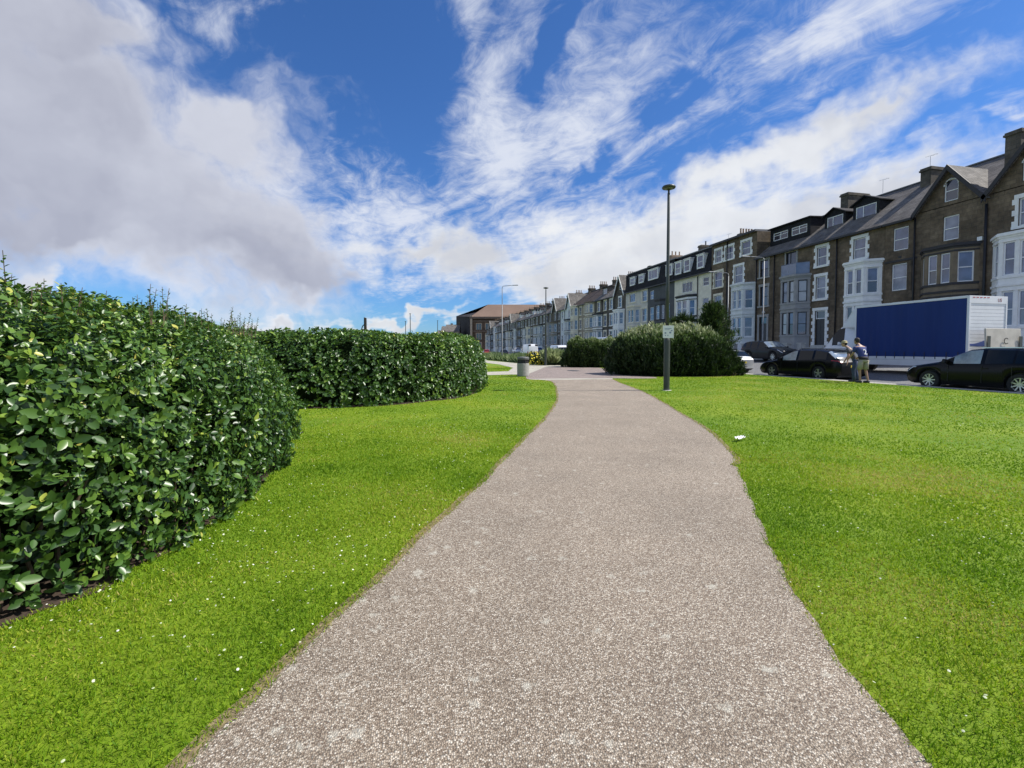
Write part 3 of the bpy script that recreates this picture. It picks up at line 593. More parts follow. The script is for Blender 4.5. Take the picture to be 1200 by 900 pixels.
m_sleaf = leaf_mat('shrub_leaf', [(0, (.014, .026, .008)), (.35, (.036, .066, .015)), (.62, (.12, .19, .040)), (1, (.50, .52, .30))], .5, .35, .2)
NEED = np.array([(-.09, 0, 0), (.09, 0, 0), (.12, .6, .03), (0, 1, 0), (-.12, .6, .03)], float); NEEDF = np.array([(0, 1, 2), (0, 2, 4), (4, 2, 3)])
def shrub(poly, H, n, label, seed, size, r, tip):
    root = thing('shrub', label, 'shrub', (0, 0, 0))
    c = np.array(poly).mean(0)
    Hc = H if callable(H) else None; H0 = 2.35 if Hc else H
    core(poly, (lambda P: Hc(P)*.86) if Hc else H*.9, m_core, root, off=.35, r=r*.8)
    P, Nn = shell(poly, H, n, r=r, p=2.1, seed=seed, lump=.36, facing=.7, zmin=.15); P = P+Nn*(lumps(P, 5.0, seed+9)*.14)[:, None]
    per = 6; m_ = len(P); ax = Nn*.55+rv(m_)*.3; ax[:, 2] += .75
    ax /= np.linalg.norm(ax, axis=1, keepdims=True)
    k = np.arange(per)/per
    pos = (P[:, None, :]+ax[:, None, :]*(k[None, :, None]-.5)*size*2.2).reshape(-1, 3)
    A = np.repeat(ax, per, 0)+rng.normal(0, .45, (m_*per, 3)); N_ = len(pos)
    hz = np.clip((pos[:, 2]/H0-.55)/.45, 0, 1)
    tint = np.clip(rng.normal(.17, .1, N_)+.12*(tip < .8)+tip*hz**1.5*np.repeat(rng.uniform(.3, 1.1, m_), per)*np.tile(.45+k*.8, m_)+.10*lumps(pos, 1.5, seed+3), 0, 1)
    scatter('foliage', NEED, NEEDF, pos, A, rv(N_), size*rng.uniform(.7, 1.3, N_), tint, m_sleaf, root)
    mb = MB()
    for i in range(14):
        a = random.uniform(0, 6.28); q = poly[random.randrange(len(poly))]; f = random.uniform(.2, .75)
        mb.tube([(c[0]+(q[0]-c[0])*f*.5, c[1]+(q[1]-c[1])*f*.5, 0), (c[0]+(q[0]-c[0])*f, c[1]+(q[1]-c[1])*f, H0*.6)], [.03, .012], 5)
    props(mb.build('stems', m_twig, root), kind='stuff')
shrub(B2s, lambda P: 2.36-.17*np.clip(np.asarray(P)[:, 0]-14.2, 0, 3)**1.3-.10*np.clip(12.6-np.asarray(P)[:, 0], 0, 2), 7000, 'broad dark shrub with pale cream-green tips right behind the near lamp post', 51, .16, 1.7, 1.0)
shrub(B1s, 2.05, 4200, 'lower plain green rounded shrub beside the pinkish paved square', 61, .16, 1.3, .55)

# ------------------------------------------------------------------ small trees and the flower beds
def conifer():
    x0, y0 = 17.0, 23.4
    root = thing('conifer_tree', 'small bushy dark conifer rising behind the right end of the broad shrub', 'tree', (x0, y0, 0))
    H = 4.25; mb = MB().tube([(0, 0, 0), (.03, .02, 1.5), (0, 0, 3.0), (.02, 0, H-.1)], [.11, .08, .045, .012], 7)
    tips, dirs = [], []
    for i in range(110):
        z = .7+(H-.9)*(i/120)**.9; a = i*2.4; l = (1.22*(1-((z-.7)/(H-.7))**1.2)+.12)*random.uniform(.55, 1.25)
        p0 = Vector((0, 0, z)); p1 = Vector((math.cos(a)*l*.55, math.sin(a)*l*.55, z+l*.10)); p2 = Vector((math.cos(a)*l, math.sin(a)*l, z+l*.5))
        mb.tube([p0, p1, p2], [.018, .012, .004], 4)
        for k in range(30):
            f = random.uniform(.25, 1.05); q = (p0*(1-f)**2+p1*2*f*(1-f)+p2*f*f) if f < 1 else p2; tips.append(q+Vector([random.gauss(0, .07) for _ in range(3)])); dirs.append((p2-p1).normalized()+Vector((0, 0, .5)))
    mb.build('trunk', m_twig, root)
    P = np.array(tips); D = np.array(dirs); P = np.repeat(P, 4, 0)+rng.normal(0, .05, (len(P)*4, 3)); D = np.repeat(D, 4, 0)+rng.normal(0, .5, (len(P), 3))
    scatter('crown', NEED, NEEDF, P, D, rv(len(P)), rng.uniform(.10, .2, len(P)), np.clip(rng.normal(.34, .15, len(P))+.1*lumps(P, 2, 77), 0, 1), m_sleaf, root, kind=None)
conifer()
def cabbage_tree():
    root = thing('small_tree', 'small dark spiky-leaved tree left of the conifer, poking over the broad shrub', 'tree', (15.6, 24.2, 0))
    mb = MB().tube([(0, 0, 0), (.05, 0, 1.4), (0, 0, 2.9)], [.10, .08, .06], 7); heads = [(0, 0, 3.15), (-.45, .1, 2.95), (.45, -.05, 3.05), (-.1, .35, 2.9), (.15, -.35, 2.8)]
    for h in heads[1:]: mb.tube([(0, 0, 1.9), (h[0]*.6, h[1]*.6, 2.15), h], [.045, .04, .035], 6)
    mb.build('trunk', m_twig, root); P, A = [], []
    for h in heads:
        for k in range(90):
            v = rv(1)[0]; v[2] = abs(v[2])*.9-.15; P.append(h); A.append(v)
    P = np.array(P)+rng.normal(0, .03, (len(P), 3)); A = np.array(A)
    bl = np.array([(-.04, 0, 0), (.04, 0, 0), (.045, .5, .03), (0, 1, -.22), (-.045, .5, .03)], float)
    scatter('crown', bl, NEEDF, P, A, np.cross(A, rv(len(A))), rng.uniform(.38, .62, len(P)), np.clip(rng.normal(.25, .1, len(P)), 0, 1), m_sleaf, root, kind=None)
cabbage_tree()
m_bedleaf = leaf_mat('bed_leaf', [(0, (.05, .09, .03)), (.5, (.14, .21, .07)), (1, (.38, .42, .22))], .6, .3, .3)
m_yel = mat('yellow_petal', (.72, .60, .04), .6, .15, 5)
BED = [(10.9, 42), (10.2, 60), (10.4, 80), (13.2, 80), (15.0, 60), (15.2, 45), (15.0, 38.5), (13.4, 37.6)]
def beds():
    sheet('planting_bed', BED, .012, m_soil)
    lo = np.array(BED).min(0); hi = np.array(BED).max(0); Q = lo+rng.random((30000, 2))*(hi-lo); Q = Q[inside(Q, BED)]; Q = Q[rng.random(len(Q)) < np.clip(1.2-(Q[:, 1]-38)/60, .3, 1)]; n = len(Q)
    h = rng.uniform(.5, 1.15, n)*(.85+.35*lumps(Q, .8, 90)); A = np.stack([rng.normal(0, .4, n), rng.normal(0, .4, n), np.ones(n)], 1)
    props(scatter('bed_planting', NEED, NEEDF, np.column_stack([Q, np.zeros(n)]), A, rv(n), np.stack([np.full(n, .35), h, h], 1), np.clip(rng.normal(.5, .2, n)+.3*lumps(Q, .9, 91), 0, 1), m_bedleaf),
          'pale green grassy planting in the long bed beyond the grass triangle', 'planting')
    def clump(x, y, w, h, n, label, name, m, yellow=0, tl=.35, spiky=False):
        root = thing(name, label, 'plant', (x, y, 0)); v = rv(n); v[:, 2] = np.abs(v[:, 2]); rr = rng.random(n)**.33
        P = v*rr[:, None]*np.array([w, w*.7, h]); A = v+rv(n)*.5; A[:, 2] += .6
        if spiky: P = rng.normal(0, .15, (n, 3))*np.array([w, w, .1]); P[:, 2] = .25; A = v.copy(); A[:, 2] += .35
        scatter('foliage', NEED, NEEDF, P, A, rv(n), (rng.uniform(.8, 1.15, n)*h if spiky else rng.uniform(.12, .22, n)), np.clip(rng.normal(tl, .15, n), 0, 1), m, root)
        if yellow:
            k = rng.choice(n, yellow); Pf = v[k]*np.array([w, w*.7, h])*1.03; Pf = Pf[(Pf[:, 1] < .2*w)]; q = len(Pf)
            t = np.array([(0, 0, .2)]+[(math.cos(a), math.sin(a), 0) for a in np.linspace(0, 2*math.pi, 6, endpoint=False)], float); f = np.array([(0, 1+i, 1+(i+1) % 6) for i in range(6)])
            A2 = rv(q); B2_ = Pf/np.linalg.norm(Pf, axis=1, keepdims=True)+rng.normal(0, .3, (q, 3)); scatter('flowers', t, f, Pf, np.cross(A2, B2_), B2_, rng.uniform(.045, .085, q), np.ones(q), m_yel, root)
    clump(10.55, 38.6, 1.0, 1.15, 1500, 'dark green bush covered in yellow flowers left of the far lamp post', 'flowering_bush', m_sleaf, 260, .30)
    clump(11.95, 38.3, 1.1, 1.25, 420, 'pale yellow-green spiky clump just right of the far lamp post', 'spiky_plant', m_bedleaf, 0, .85, True)
    clump(13.0, 38.6, .9, 1.1, 420, 'spiky pale clump half hidden by the left end of the green shrub', 'spiky_plant', m_bedleaf, 0, .65, True)
beds()

# ------------------------------------------------------------------ street furniture
m_post = mat('post_grey_green', (.060, .068, .062), .42, .12, 6, metal=.3)
m_galv = mat('galvanised', (.26, .27, .28), .55, .1, 5, metal=.3)
m_white = mat('white_paint', (.76, .77, .76), .5, .05, 4)
m_black = mat('black_plastic', (.018, .018, .020), .5, .1, 10)
m_lamp_lens = mat('lamp_lens', (.16, .16, .16), .2, .02, 4)
def park_lamp(x, y, h, label, sign=False):
    t = thing('street_lamp', label, 'street lamp', (x, y, 0))
    MB().lathe([(.105, -.02), (.105, .02), (.098, .06), (.098, 1.62), (.090, 1.66), (.056, 1.74)], 16).build('column_base', m_post, t, smooth=False)
    MB().lathe([(.056, 1.74), (.052, 3.5), (.042, h-.28), (.030, h-.26), (.030, h-.16)], 14).build('pole', m_post, t, smooth=True)
    hd = MB().lathe([(.03, h-.17), (.08, h-.14), (.20, h-.12), (.215, h-.09), (.19, h-.05), (.09, h-.02), (0, h-.01)], 24).build('lamp_head', m_post, t, smooth=True)
    MB().lathe([(0, h-.150), (.13, h-.146), (.14, h-.132)], 20).build('lens', m_lamp_lens, hd)
    MB().box(-.035, .035, -.103, -.096, .35, .75).build('access_door', m_post, t)
    MB().lathe([(.16, 0), (.15, .012), (.1, .016)], 14).build('footing', m_kerb, t)
    if sign:
        s = thing('parking_sign', 'small white notice plate strapped to the near lamp post', 'sign', (x, y, 0), -YAW)
        MB().box(-.175, .175, -.118, -.112, 1.70, 2.10).build('plate', m_white, s, bevel=.004)
        mk = MB()
        for bx, bz, bw, bh in ((-.12, 1.84, .05, .05), (.03, 1.85, .06, .055), (-.11, 1.77, .035, .03), (-.03, 1.77, .03, .03), (.08, 1.92, .05, .035), (-.12, 2.0, .22, .018), (-.12, 1.96, .16, .014)):
            mk.box(bx, bx+bw, -.1215, -.1185, bz, bz+bh)
        mk.build('pictogram', mat('sign_print', (.22, .26, .36), .6, .1, 20), s)
        b = MB()
        for z in (1.80, 2.0): b.lathe([(.101, z), (.104, z+.003), (.104, z+.018), (.101, z+.021)], 16)
        b.box(-.03, .03, -.112, -.098, 1.72, 2.08); b.build('strap', m_galv, s)
park_lamp(*gp(781, 457.5), 6.62, 'nearest tall grey lamp post with a flat round head standing on the right lawn', True)
park_lamp(*gp(639.5, 428.5), 6.55, 'distant grey lamp post with a flat round head beside the spiky plants')
def road_lamp(x, y, h, rz, label, base=0.0, arm=1.7):
    t = thing('street_lamp', label, 'street lamp', (x, y, base), rz)
    MB().lathe([(.075, 0), (.075, 1.4), (.052, 1.45), (.040, h-.3)], 10).build('pole', m_galv, t, smooth=True)
    MB().tube([(0, 0, h-.35), (.02, 0, h-.12), (.12, 0, h-.02), (arm*.6, 0, h+.06), (arm-.4, 0, h+.08)], .035, 8).build('arm', m_galv, t, smooth=True)
    MB().hexa([(arm-.45, -.07, h+.04), (arm+.25, -.1, h+.05), (arm+.25, .1, h+.05), (arm-.45, .07, h+.04), (arm-.45, -.05, h+.12), (arm+.2, -.07, h+.15), (arm+.2, .07, h+.15), (arm-.45, .05, h+.12)]).build('lamp_head', m_galv, t, bevel=.02)
road_lamp(29.6, 34.0, 8.75, math.pi-YAW, 'tall galvanised road lamp reaching left in front of the house beside the blue-white bay', .45)
road_lamp(30.3, 39.4, 8.35, math.pi-YAW, 'galvanised road lamp in front of the blue-white bay, left of its neighbour', .45)
road_lamp(11.0, 55.0, 9.05, -YAW, 'far slim road lamp reaching right in front of the orange-roofed building')
for px, top, dep, r_, lb in ((481, 368, 120, 0, 'tallest of the three thin columns far off above the second hedge'), (475.5, 377, 135, 0, 'shortest thin column just left of the tallest one above the second hedge'), (513, 376, 150, 0, 'thin column furthest right above the second hedge, short of the far roofs')):
    d = ray(px, 410); d = d/float(d@fw)*dep; hh = CAMH+(410-top)/F*dep
    t = thing('lighting_column', lb, 'lamp column', (float(d[0]), float(d[1]), 0)); MB().lathe([(.12, 0), (.09, hh-.3), (.07, hh)], 8).build('pole', m_post, t)
    MB().box(-.22, .22, -.12, .12, hh-.03, hh+.10).build('lamp_head', m_post, t)
def sculpture_post():
    d = ray(428.5, 410); d = d/float(d@fw)*40; x, y = float(d[0]), float(d[1]); h = CAMH+(410-372)/F*40
    t = thing('timber_post', 'dark weathered post with a curved bracket on its left, behind the second hedge', 'post', (x, y, 0), -YAW)
    MB().hexa([(-.13, -.12, 0), (.13, -.12, 0), (.13, .12, 0), (-.13, .12, 0), (-.10, -.1, h), (.09, -.1, h-.05), (.09, .1, h-.05), (-.10, .1, h)]).build('post', mat('dark_timber', (.05, .035, .03), .8, .3, 6, bump=.4), t, bevel=.02)
    MB().tube([(-.38, 0, 0), (-.40, 0, h-1.6), (-.36, 0, h-1.1), (-.24, 0, h-.75), (-.08, 0, h-.6)], .045, 7).build('bracket', m_post, t, smooth=True)
sculpture_post()
def bin_():
    x, y = gp(613, 441); t = thing('litter_bin', 'round pale concrete litter bin with a dark mouth beside the pinkish square', 'litter bin', (x, y, 0), -YAW)
    mc = mat('bin_concrete', (.30, .30, .275), .85, .15, 12, bump=.25, bscale=90)
    w = .30
    MB().lathe([(w*.92, 0), (w, .04), (w, .62), (w*.97, .65), (w*.9, .65), (w*.9, .5)], 24).build('drum', mc, t, smooth=False)
    MB().lathe([(w*.80, .60), (w*.80, .86)], 20).build('liner', m_black, t)
    pl = MB()
    for a in (20, 110, 200, 290): 
        a = R(a); pl.tube([(w*.88*math.cos(a), w*.88*math.sin(a), .62), (w*.88*math.cos(a), w*.88*math.sin(a), .84)], .035, 6)
    pl.build('lid_support', m_black, t)
    MB().lathe([(w*.93, .83), (w, .85), (w, .93), (w*.9, .965), (0, .99)], 24).build('lid', mat('bin_lid', (.10, .105, .10), .6, .15, 10), t)
bin_()
def litter():
    x, y = gp(867, 517); t = thing('litter', 'crumpled white paper lying on the grass right of the path', 'litter', (x, y, .03), .4)
    for k in range(3):
        V_, Fc = [], []; n = 6
        for i in range(n):
            for j in range(n): V_.append(((i/(n-1)-.5)*.10+k*.055-.05+random.gauss(0, .004), (j/(n-1)-.5)*.07+random.gauss(0, .004), .012+random.uniform(0, .03)))
        for i in range(n-1):
            for j in range(n-1): Fc.append((i*n+j, (i+1)*n+j, (i+1)*n+j+1, i*n+j+1))
        mesh_np('paper', V_, Fc, mat('paper', (.82, .82, .80), .8, .03, 5), t)
litter()

# ------------------------------------------------------------------ houses
FX = 36.0
st_brown = stone_mat('stone_brown', (.150, .106, .064), (.205, .152, .098), (.120, .095, .068))
st_dark = stone_mat('stone_dark', (.105, .088, .068), (.155, .130, .100), (.075, .07, .06))
st_grey = stone_mat('stone_grey', (.13, .125, .115), (.19, .18, .165), (.11, .105, .10))
st_warm = stone_mat('stone_warm', (.36, .30, .22), (.46, .39, .29), (.24, .21, .16), grime=.35)
rn_cream = mat('render_cream', (.76, .70, .57), .85, .12, 1.2)
rn_white = mat('render_white', (.84, .82, .78), .8, .08, 1.0)
rn_grey = mat('render_dark_grey', (.085, .088, .092), .8, .15, 1.2)
rn_pale = mat('render_pale_grey', (.58, .55, .48), .85, .12, 1.2)
rn_blue = mat('render_pale_blue', (.68, .71, .73), .8, .08, 1.0)
tr_white = mat('trim_white', (.86, .84, .80), .6, .07, 3)
tr_blue = mat('trim_blue_white', (.68, .69, .67), .6, .08, 2)
tr_grey = mat('trim_grey', (.33, .32, .31), .75, .12, 2)
tr_cream = mat('trim_cream', (.74, .67, .53), .7, .1, 2)
tr_stone = mat('trim_stone', (.20, .155, .10), .8, .2, 2)
tr_dark = mat('trim_dark', (.03, .026, .028), .6, .2, 4)
fr_white = mat('window_white', (.84, .83, .82), .4, .03, 4)
fr_dark = mat('window_dark', (.022, .022, .028), .4, .1, 4)
rf_slate = slate_mat('roof_slate', (.165, .150, .138)); rf_black = slate_mat('slate_black', (.022, .022, .026)); rf_light = slate_mat('roof_tile_grey', (.15, .14, .13))
rf_brown = slate_mat('roof_brown', (.085, .065, .055))
lead = mat('lead', (.17, .17, .18), .6, .15, 3); m_pot = mat('chimney_pot', (.30, .20, .13), .85, .2, 5); m_gut = mat('gutter_black', (.012, .012, .014), .45, .1, 5)
def glass(name, col, var=.3, metal=.0, rough=.06, c2=None):
    m = mat(name, col, rough, var, .9, metal=metal, spec=1.0, col2=c2, detail=2, coat=.6); return m
gl_dark = glass('glass_dark', (.020, .026, .045)); gl_sky = glass('glass_sky', (.045, .06, .13), c2=(.11, .14, .25)); gl_net = glass('glass_net_curtain', (.06, .075, .13), .2, rough=.12, c2=(.24, .26, .33)); gl_blind = glass('glass_blind', (.38, .38, .39), .1, rough=.12)  # glass_sky has the blue sky reflection put into the pane colour
GL = [gl_sky, gl_net, gl_dark, gl_sky, gl_net]
m_tin = mat('door_dark', (.03, .03, .04), .4, .1, 4); m_copper = mat('metal_rail', (.3, .3, .32), .3, .1, 4, metal=.7)

def panel(mb, T, L_, z0, z1, holes, rev=.16):
    us = sorted({0, L_}|{h[0] for h in holes}|{h[1] for h in holes}); vs = sorted({z0, z1}|{h[2] for h in holes}|{h[3] for h in holes})
    for a, b in zip(us, us[1:]):
        for c, d in zip(vs, vs[1:]):
            um, vm_ = (a+b)/2, (c+d)/2
            if any(h[0] < um < h[1] and h[2] < vm_ < h[3] for h in holes): continue
            mb.face([T(a, c, 0), T(b, c, 0), T(b, d, 0), T(a, d, 0)])
    for u0, u1, v0, v1 in holes:
        for p, q in (((u0, v0), (u1, v0)), ((u1, v0), (u1, v1)), ((u1, v1), (u0, v1)), ((u0, v1), (u0, v0))):
            mb.face([T(p[0], p[1], 0), T(q[0], q[1], 0), T(q[0], q[1], -rev), T(p[0], p[1], -rev)])
def window(root, T, u0, u1, v0, v1, fr, gl=None, n=-.10, style='sash', lab=None):
    w = .07; mb = MB(); i = .004
    u0 += i; u1 -= i; v0 += i; v1 -= i; mid = v0+(v1-v0)*.48
    mb.tbox(T, u0, u0+w, v0, v1, n-.05, n+.02); mb.tbox(T, u1-w, u1, v0, v1, n-.05, n+.02); mb.tbox(T, u0+w, u1-w, v0, v0+w, n-.05, n+.02); mb.tbox(T, u0+w, u1-w, v1-w, v1, n-.05, n+.02)
    if style == 'sash': mb.tbox(T, u0+w, u1-w, mid-.03, mid+.03, n-.045, n+.015)
    elif style == 'fan': mb.tbox(T, u0+w, u1-w, v1-(v1-v0)*.34, v1-(v1-v0)*.34+.05, n-.045, n+.015)
    elif style == 'cross': mb.tbox(T, u0+w, u1-w, v0+(v1-v0)*.62, v0+(v1-v0)*.62+.05, n-.045, n+.015); mb.tbox(T, (u0+u1)/2-.03, (u0+u1)/2+.03, v0+w, v1-w, n-.044, n+.016)
    elif style == 'pair': mb.tbox(T, u0+(u1-u0)*.62, u0+(u1-u0)*.62+.06, v0+w, v1-w, n-.045, n+.015)
    elif style == 'three':
        for f in (.33, .66): mb.tbox(T, u0+(u1-u0)*f-.03, u0+(u1-u0)*f+.03, v0+w, v1-w, n-.045, n+.015)
    o = mb.build('window', fr, root); g = gl or random.choice(GL)
    if style == 'sash' and g is gl_sky and random.random() < .45:
        MB().face([T(u0+w, mid, n-.02), T(u1-w, mid, n-.02), T(u1-w, v1-w, n-.02), T(u0+w, v1-w, n-.02)]).build('pane', g, o)
        MB().face([T(u0+w, v0+w, n-.025), T(u1-w, v0+w, n-.025), T(u1-w, mid, n-.025), T(u0+w, mid, n-.025)]).build('pane', random.choice([gl_net, gl_dark]), o)
    else: MB().face([T(u0+w, v0+w, n-.02), T(u1-w, v0+w, n-.02), T(u1-w, v1-w, n-.02), T(u0+w, v1-w, n-.02)]).build('pane', g, o)
    return o
def surround(root, T, u0, u1, v0, v1, m, quoin=True, w=.17, proud=.035):
    mb = MB(); mb.tbox(T, u0-w-.12, u1+w+.12, v0-.16, v0-.004, -.01, proud+.07); mb.tbox(T, u0-w-.05, u1+w+.05, v1+.004, v1+.26, -.01, proud)
    if quoin:
        n = max(3, int((v1-v0)/.30)); h = (v1-v0)/n
        for k in range(n):
            e = w+(.14 if k % 2 == 0 else 0)
            mb.tbox(T, u0-e, u0-.003, v0+k*h+.004, v0+(k+1)*h-.004, -.01, proud-.002*(k % 2)); mb.tbox(T, u1+.003, u1+e, v0+k*h+.004, v0+(k+1)*h-.004, -.01, proud-.002*(k % 2))
    else: mb.tbox(T, u0-w, u0-.003, v0, v1, -.01, proud-.003); mb.tbox(T, u1+.003, u1+w, v0, v1, -.01, proud-.003)
    return mb.build('window_surround', m, root)
def bay(root, a, b, d, c, base, top, storeys, m, fr, split=2, cornice=None, name='bay_window', gls=None, spand=None):
    """canted bay: three wall planes, windows in each, a moulded top"""
    mb = MB(); planes = [(TF(0, a, -d, c), math.hypot(d, c), 1), (TF(-d, a+c, 0, 1), b-a-2*c, split), (TF(-d, b-c, d, c), math.hypot(d, c), 1)]
    for T, L_, k in planes:
        holes = []
        for z0, z1 in storeys:
            pier = .20 if k > 1 else .22; ww = (L_-pier*(k+1))/k
            for j in range(k): holes.append((pier+j*(ww+pier), pier+j*(ww+pier)+ww, z0, z1))
        panel(mb, T, L_, base, top, holes)
        for h in holes: window(root, T, *h, fr, gls(h) if gls else None)
    bo = mb.build(name, m, root)
    tr = MB()
    def ring(z0, z1, e, o_=.0):
        pts = [(0, a-e), (-d-e, a+c-e*.45), (-d-e, b-c+e*.45), (0, b+e)]
        inn = [(.0, a+.3), (-d+.3, a+c+.2), (-d+.3, b-c-.2), (.0, b-.3)]
        n = len(tr.v); tr.v += [(x, y, z0) for x, y in pts]+[(x, y, z1) for x, y in pts]
        for i in range(3): tr.f.append((n+i, n+i+1, n+i+5, n+i+4))
        tr.f.append((n+3, n+2, n+1, n)); tr.f.append((n+4, n+5, n+6, n+7)); tr.f.append((n, n+4, n+7, n+3))
        if not o_: tr.build('moulding', cornice or m, bo); tr.v = []; tr.f = []
    ring(top-.001, top+.12, .06, 1); ring(top+.12, top+.26, .16, 1); ring(top+.26, top+.32, .10, 1); tr.build('cornice', cornice or m, bo); tr.v = []; tr.f = []
    for z0, z1 in storeys: ring(z0-.17, z0-.012, .055); ring(z1+.02, z1+.12, .035)
    for (z0, z1), (y0, y1) in zip(storeys, storeys[1:]): ring(z1+.30, z1+.44, .08)
    return bo
def chimney(root, y, x=4.6, base=13.0, top=16.0, pots=4, m=None, w=.75, l=1.9, pm=None):
    o = MB().box(x-l/2, x+l/2, y-w/2, y+w/2, base, top-.25).box(x-l/2-.08, x+l/2+.08, y-w/2-.08, y+w/2+.08, top-.25, top-.12).box(x-l/2-.03, x+l/2+.03, y-w/2-.03, y+w/2+.03, top-.12, top).build('chimney', m or st_dark, root)
    for i in range(pots):
        MB().lathe([(.11, top), (.13, top+.05), (.10, top+.12), (.095, top+.55), (.12, top+.58), (.12, top+.62)], 8, c=(x-l/2+l*(i+.5)/pots, y+random.uniform(-.05, .05), 0)).build('chimney_pot', pm or m_pot, o)
    return o
def slope_roof(root, w, ez=11.2, rz_=14.9, rx=4.6, bx=9.2, m=None, ov=.32, name='roof', gap=None):
    s = (rz_-ez)/rx; mb = MB(); t = .10
    z0 = ez-ov*s
    for ya, yb, o_ in ([(0, w, ov)] if not gap else [q for q in ((0, gap[0], ov), (gap[0], gap[1], -.25), (gap[1], w, ov)) if q[1]-q[0] > .02]):
        zz = ez-o_*s; mb.hexa([(-o_, ya, zz-t), (-o_, yb, zz-t), (rx, yb, rz_-t), (rx, ya, rz_-t), (-o_, ya, zz), (-o_, yb, zz), (rx, yb, rz_), (rx, ya, rz_)])
    mb.hexa([(rx, 0, rz_-t), (rx, w, rz_-t), (bx+ov, w, z0-t), (bx+ov, 0, z0-t), (rx, 0, rz_), (rx, w, rz_), (bx+ov, w, z0), (bx+ov, 0, z0)])
    o = mb.build(name, m or rf_slate, root)
    MB().box(rx-.12, rx+.12, .002, w-.002, rz_-.02, rz_+.07).build('ridge_tiles', lead, o)
    return o
def gutter(root, w, ez=11.2, ov=.32, y0=0):
    MB().box(-ov-.10, -ov+.02, y0+.002, y0+w-.002, ez-.42, ez-.26).box(-ov+.02, -.004, y0+.004, y0+w-.004, ez-.36, ez-.30).build('gutter', m_gut, root)
def downpipe(root, y, top=10.9, m=None): MB().tube([(-.10, y, .5), (-.10, y, top)], .055, 8).build('downpipe', m or m_gut, root, smooth=True)
def gable(root, g0, g1, ez, az, wall_m, roof_m, barge, win=None, fr=fr_white, back=4.4, ov=.35, bw=.26, arch=False):
    gm = (g0+g1)/2; mb = MB()
    if win:
        u0, u1, v0, v1 = win; e0 = lambda u: ez+(az-ez)*(1-abs(u-gm)/((g1-g0)/2))
        us = [g0, u0, u1, g1]
        mb.face([(0, g0, ez), (0, u0, ez), (0, u0, e0(u0))]); mb.face([(0, u1, ez), (0, g1, ez), (0, u1, e0(u1))])
        if v0 > ez: mb.face([(0, u0, ez), (0, u1, ez), (0, u1, v0), (0, u0, v0)])
        if u0 < gm < u1: mb.face([(0, u0, v1), (0, u1, v1), (0, u1, e0(u1)), (0, gm, az), (0, u0, e0(u0))])
        else: mb.face([(0, u0, v1), (0, u1, v1), (0, u1, e0(u1)), (0, u0, e0(u0))])
        for p, q in (((u0, v0), (u1, v0)), ((u1, v0), (u1, v1)), ((u1, v1), (u0, v1)), ((u0, v1), (u0, v0))):
            mb.face([(0, p[0], p[1]), (0, q[0], q[1]), (.16, q[0], q[1]), (.16, p[0], p[1])])
    else: mb.face([(0, g0, ez), (0, g1, ez), (0, gm, az)])
    mb.build('gable_wall', wall_m, root)
    T = TF(0, 0, 0, 1)
    if win:
        window(root, T, *win, fr, gl_dark if arch else None, style='sash')
        if arch:                                       # rounded head filling the corners of the opening
            ab = MB(); u0, u1, v0, v1 = win; c = (u0+u1)/2; r_ = (u1-u0)/2; zc = v1-r_
            for sg in (-1, 1):
                pts = [(c+sg*r_*math.sin(a), zc+r_*math.cos(a)) for a in np.linspace(0, math.pi/2, 7)]
                for p, q in zip(pts, pts[1:]): ab.hexa([(-.03, p[0], p[1]), (-.03, q[0], q[1]), (.10, q[0], q[1]), (.10, p[0], p[1]), (-.03, p[0], v1+.03), (-.03, q[0], v1+.03), (.10, q[0], v1+.03), (.10, p[0], v1+.03)])
            ab.build('window_arch', wall_m, root)
            fa = MB(); pts = [(c+r_*math.sin(a), zc+r_*math.cos(a)) for a in np.linspace(-math.pi/2, math.pi/2, 13)]
            fa.tube([(.0, y, z) for y, z in pts], .045, 5); fa.build('arch_frame', fr, root)
    # roof running back into the main slope
    hw = (g1-g0)/2; sl_ = (az-ez)/hw; t = .1; y0 = g0-.18; y1 = g1+.18; zl = ez-.18*sl_; rb = MB()
    rb.hexa([(-ov, y0, zl), (back, y0, zl), (back, gm, az), (-ov, gm, az), (-ov, y0, zl+t), (back, y0, zl+t), (back, gm, az+t), (-ov, gm, az+t)])
    rb.hexa([(-ov, gm, az), (back, gm, az), (back, y1, zl), (-ov, y1, zl), (-ov, gm, az+t), (back, gm, az+t), (back, y1, zl+t), (-ov, y1, zl+t)])
    ro = rb.build('gable_roof', roof_m, root)
    bb = MB()
    for ya, yb in ((y0, gm), (gm, y1)):
        za, zb = (zl, az) if ya == y0 else (az, zl)
        bb.hexa([(-ov-.07, ya, za-bw), (-ov-.005, ya, za-bw), (-ov-.005, yb, zb-bw), (-ov-.07, yb, zb-bw), (-ov-.07, ya, za+t+.03), (-ov-.005, ya, za+t+.03), (-ov-.005, yb, zb+t+.03), (-ov-.07, yb, zb+t+.03)])
    bb.build('barge_board', barge, ro)
    return ro
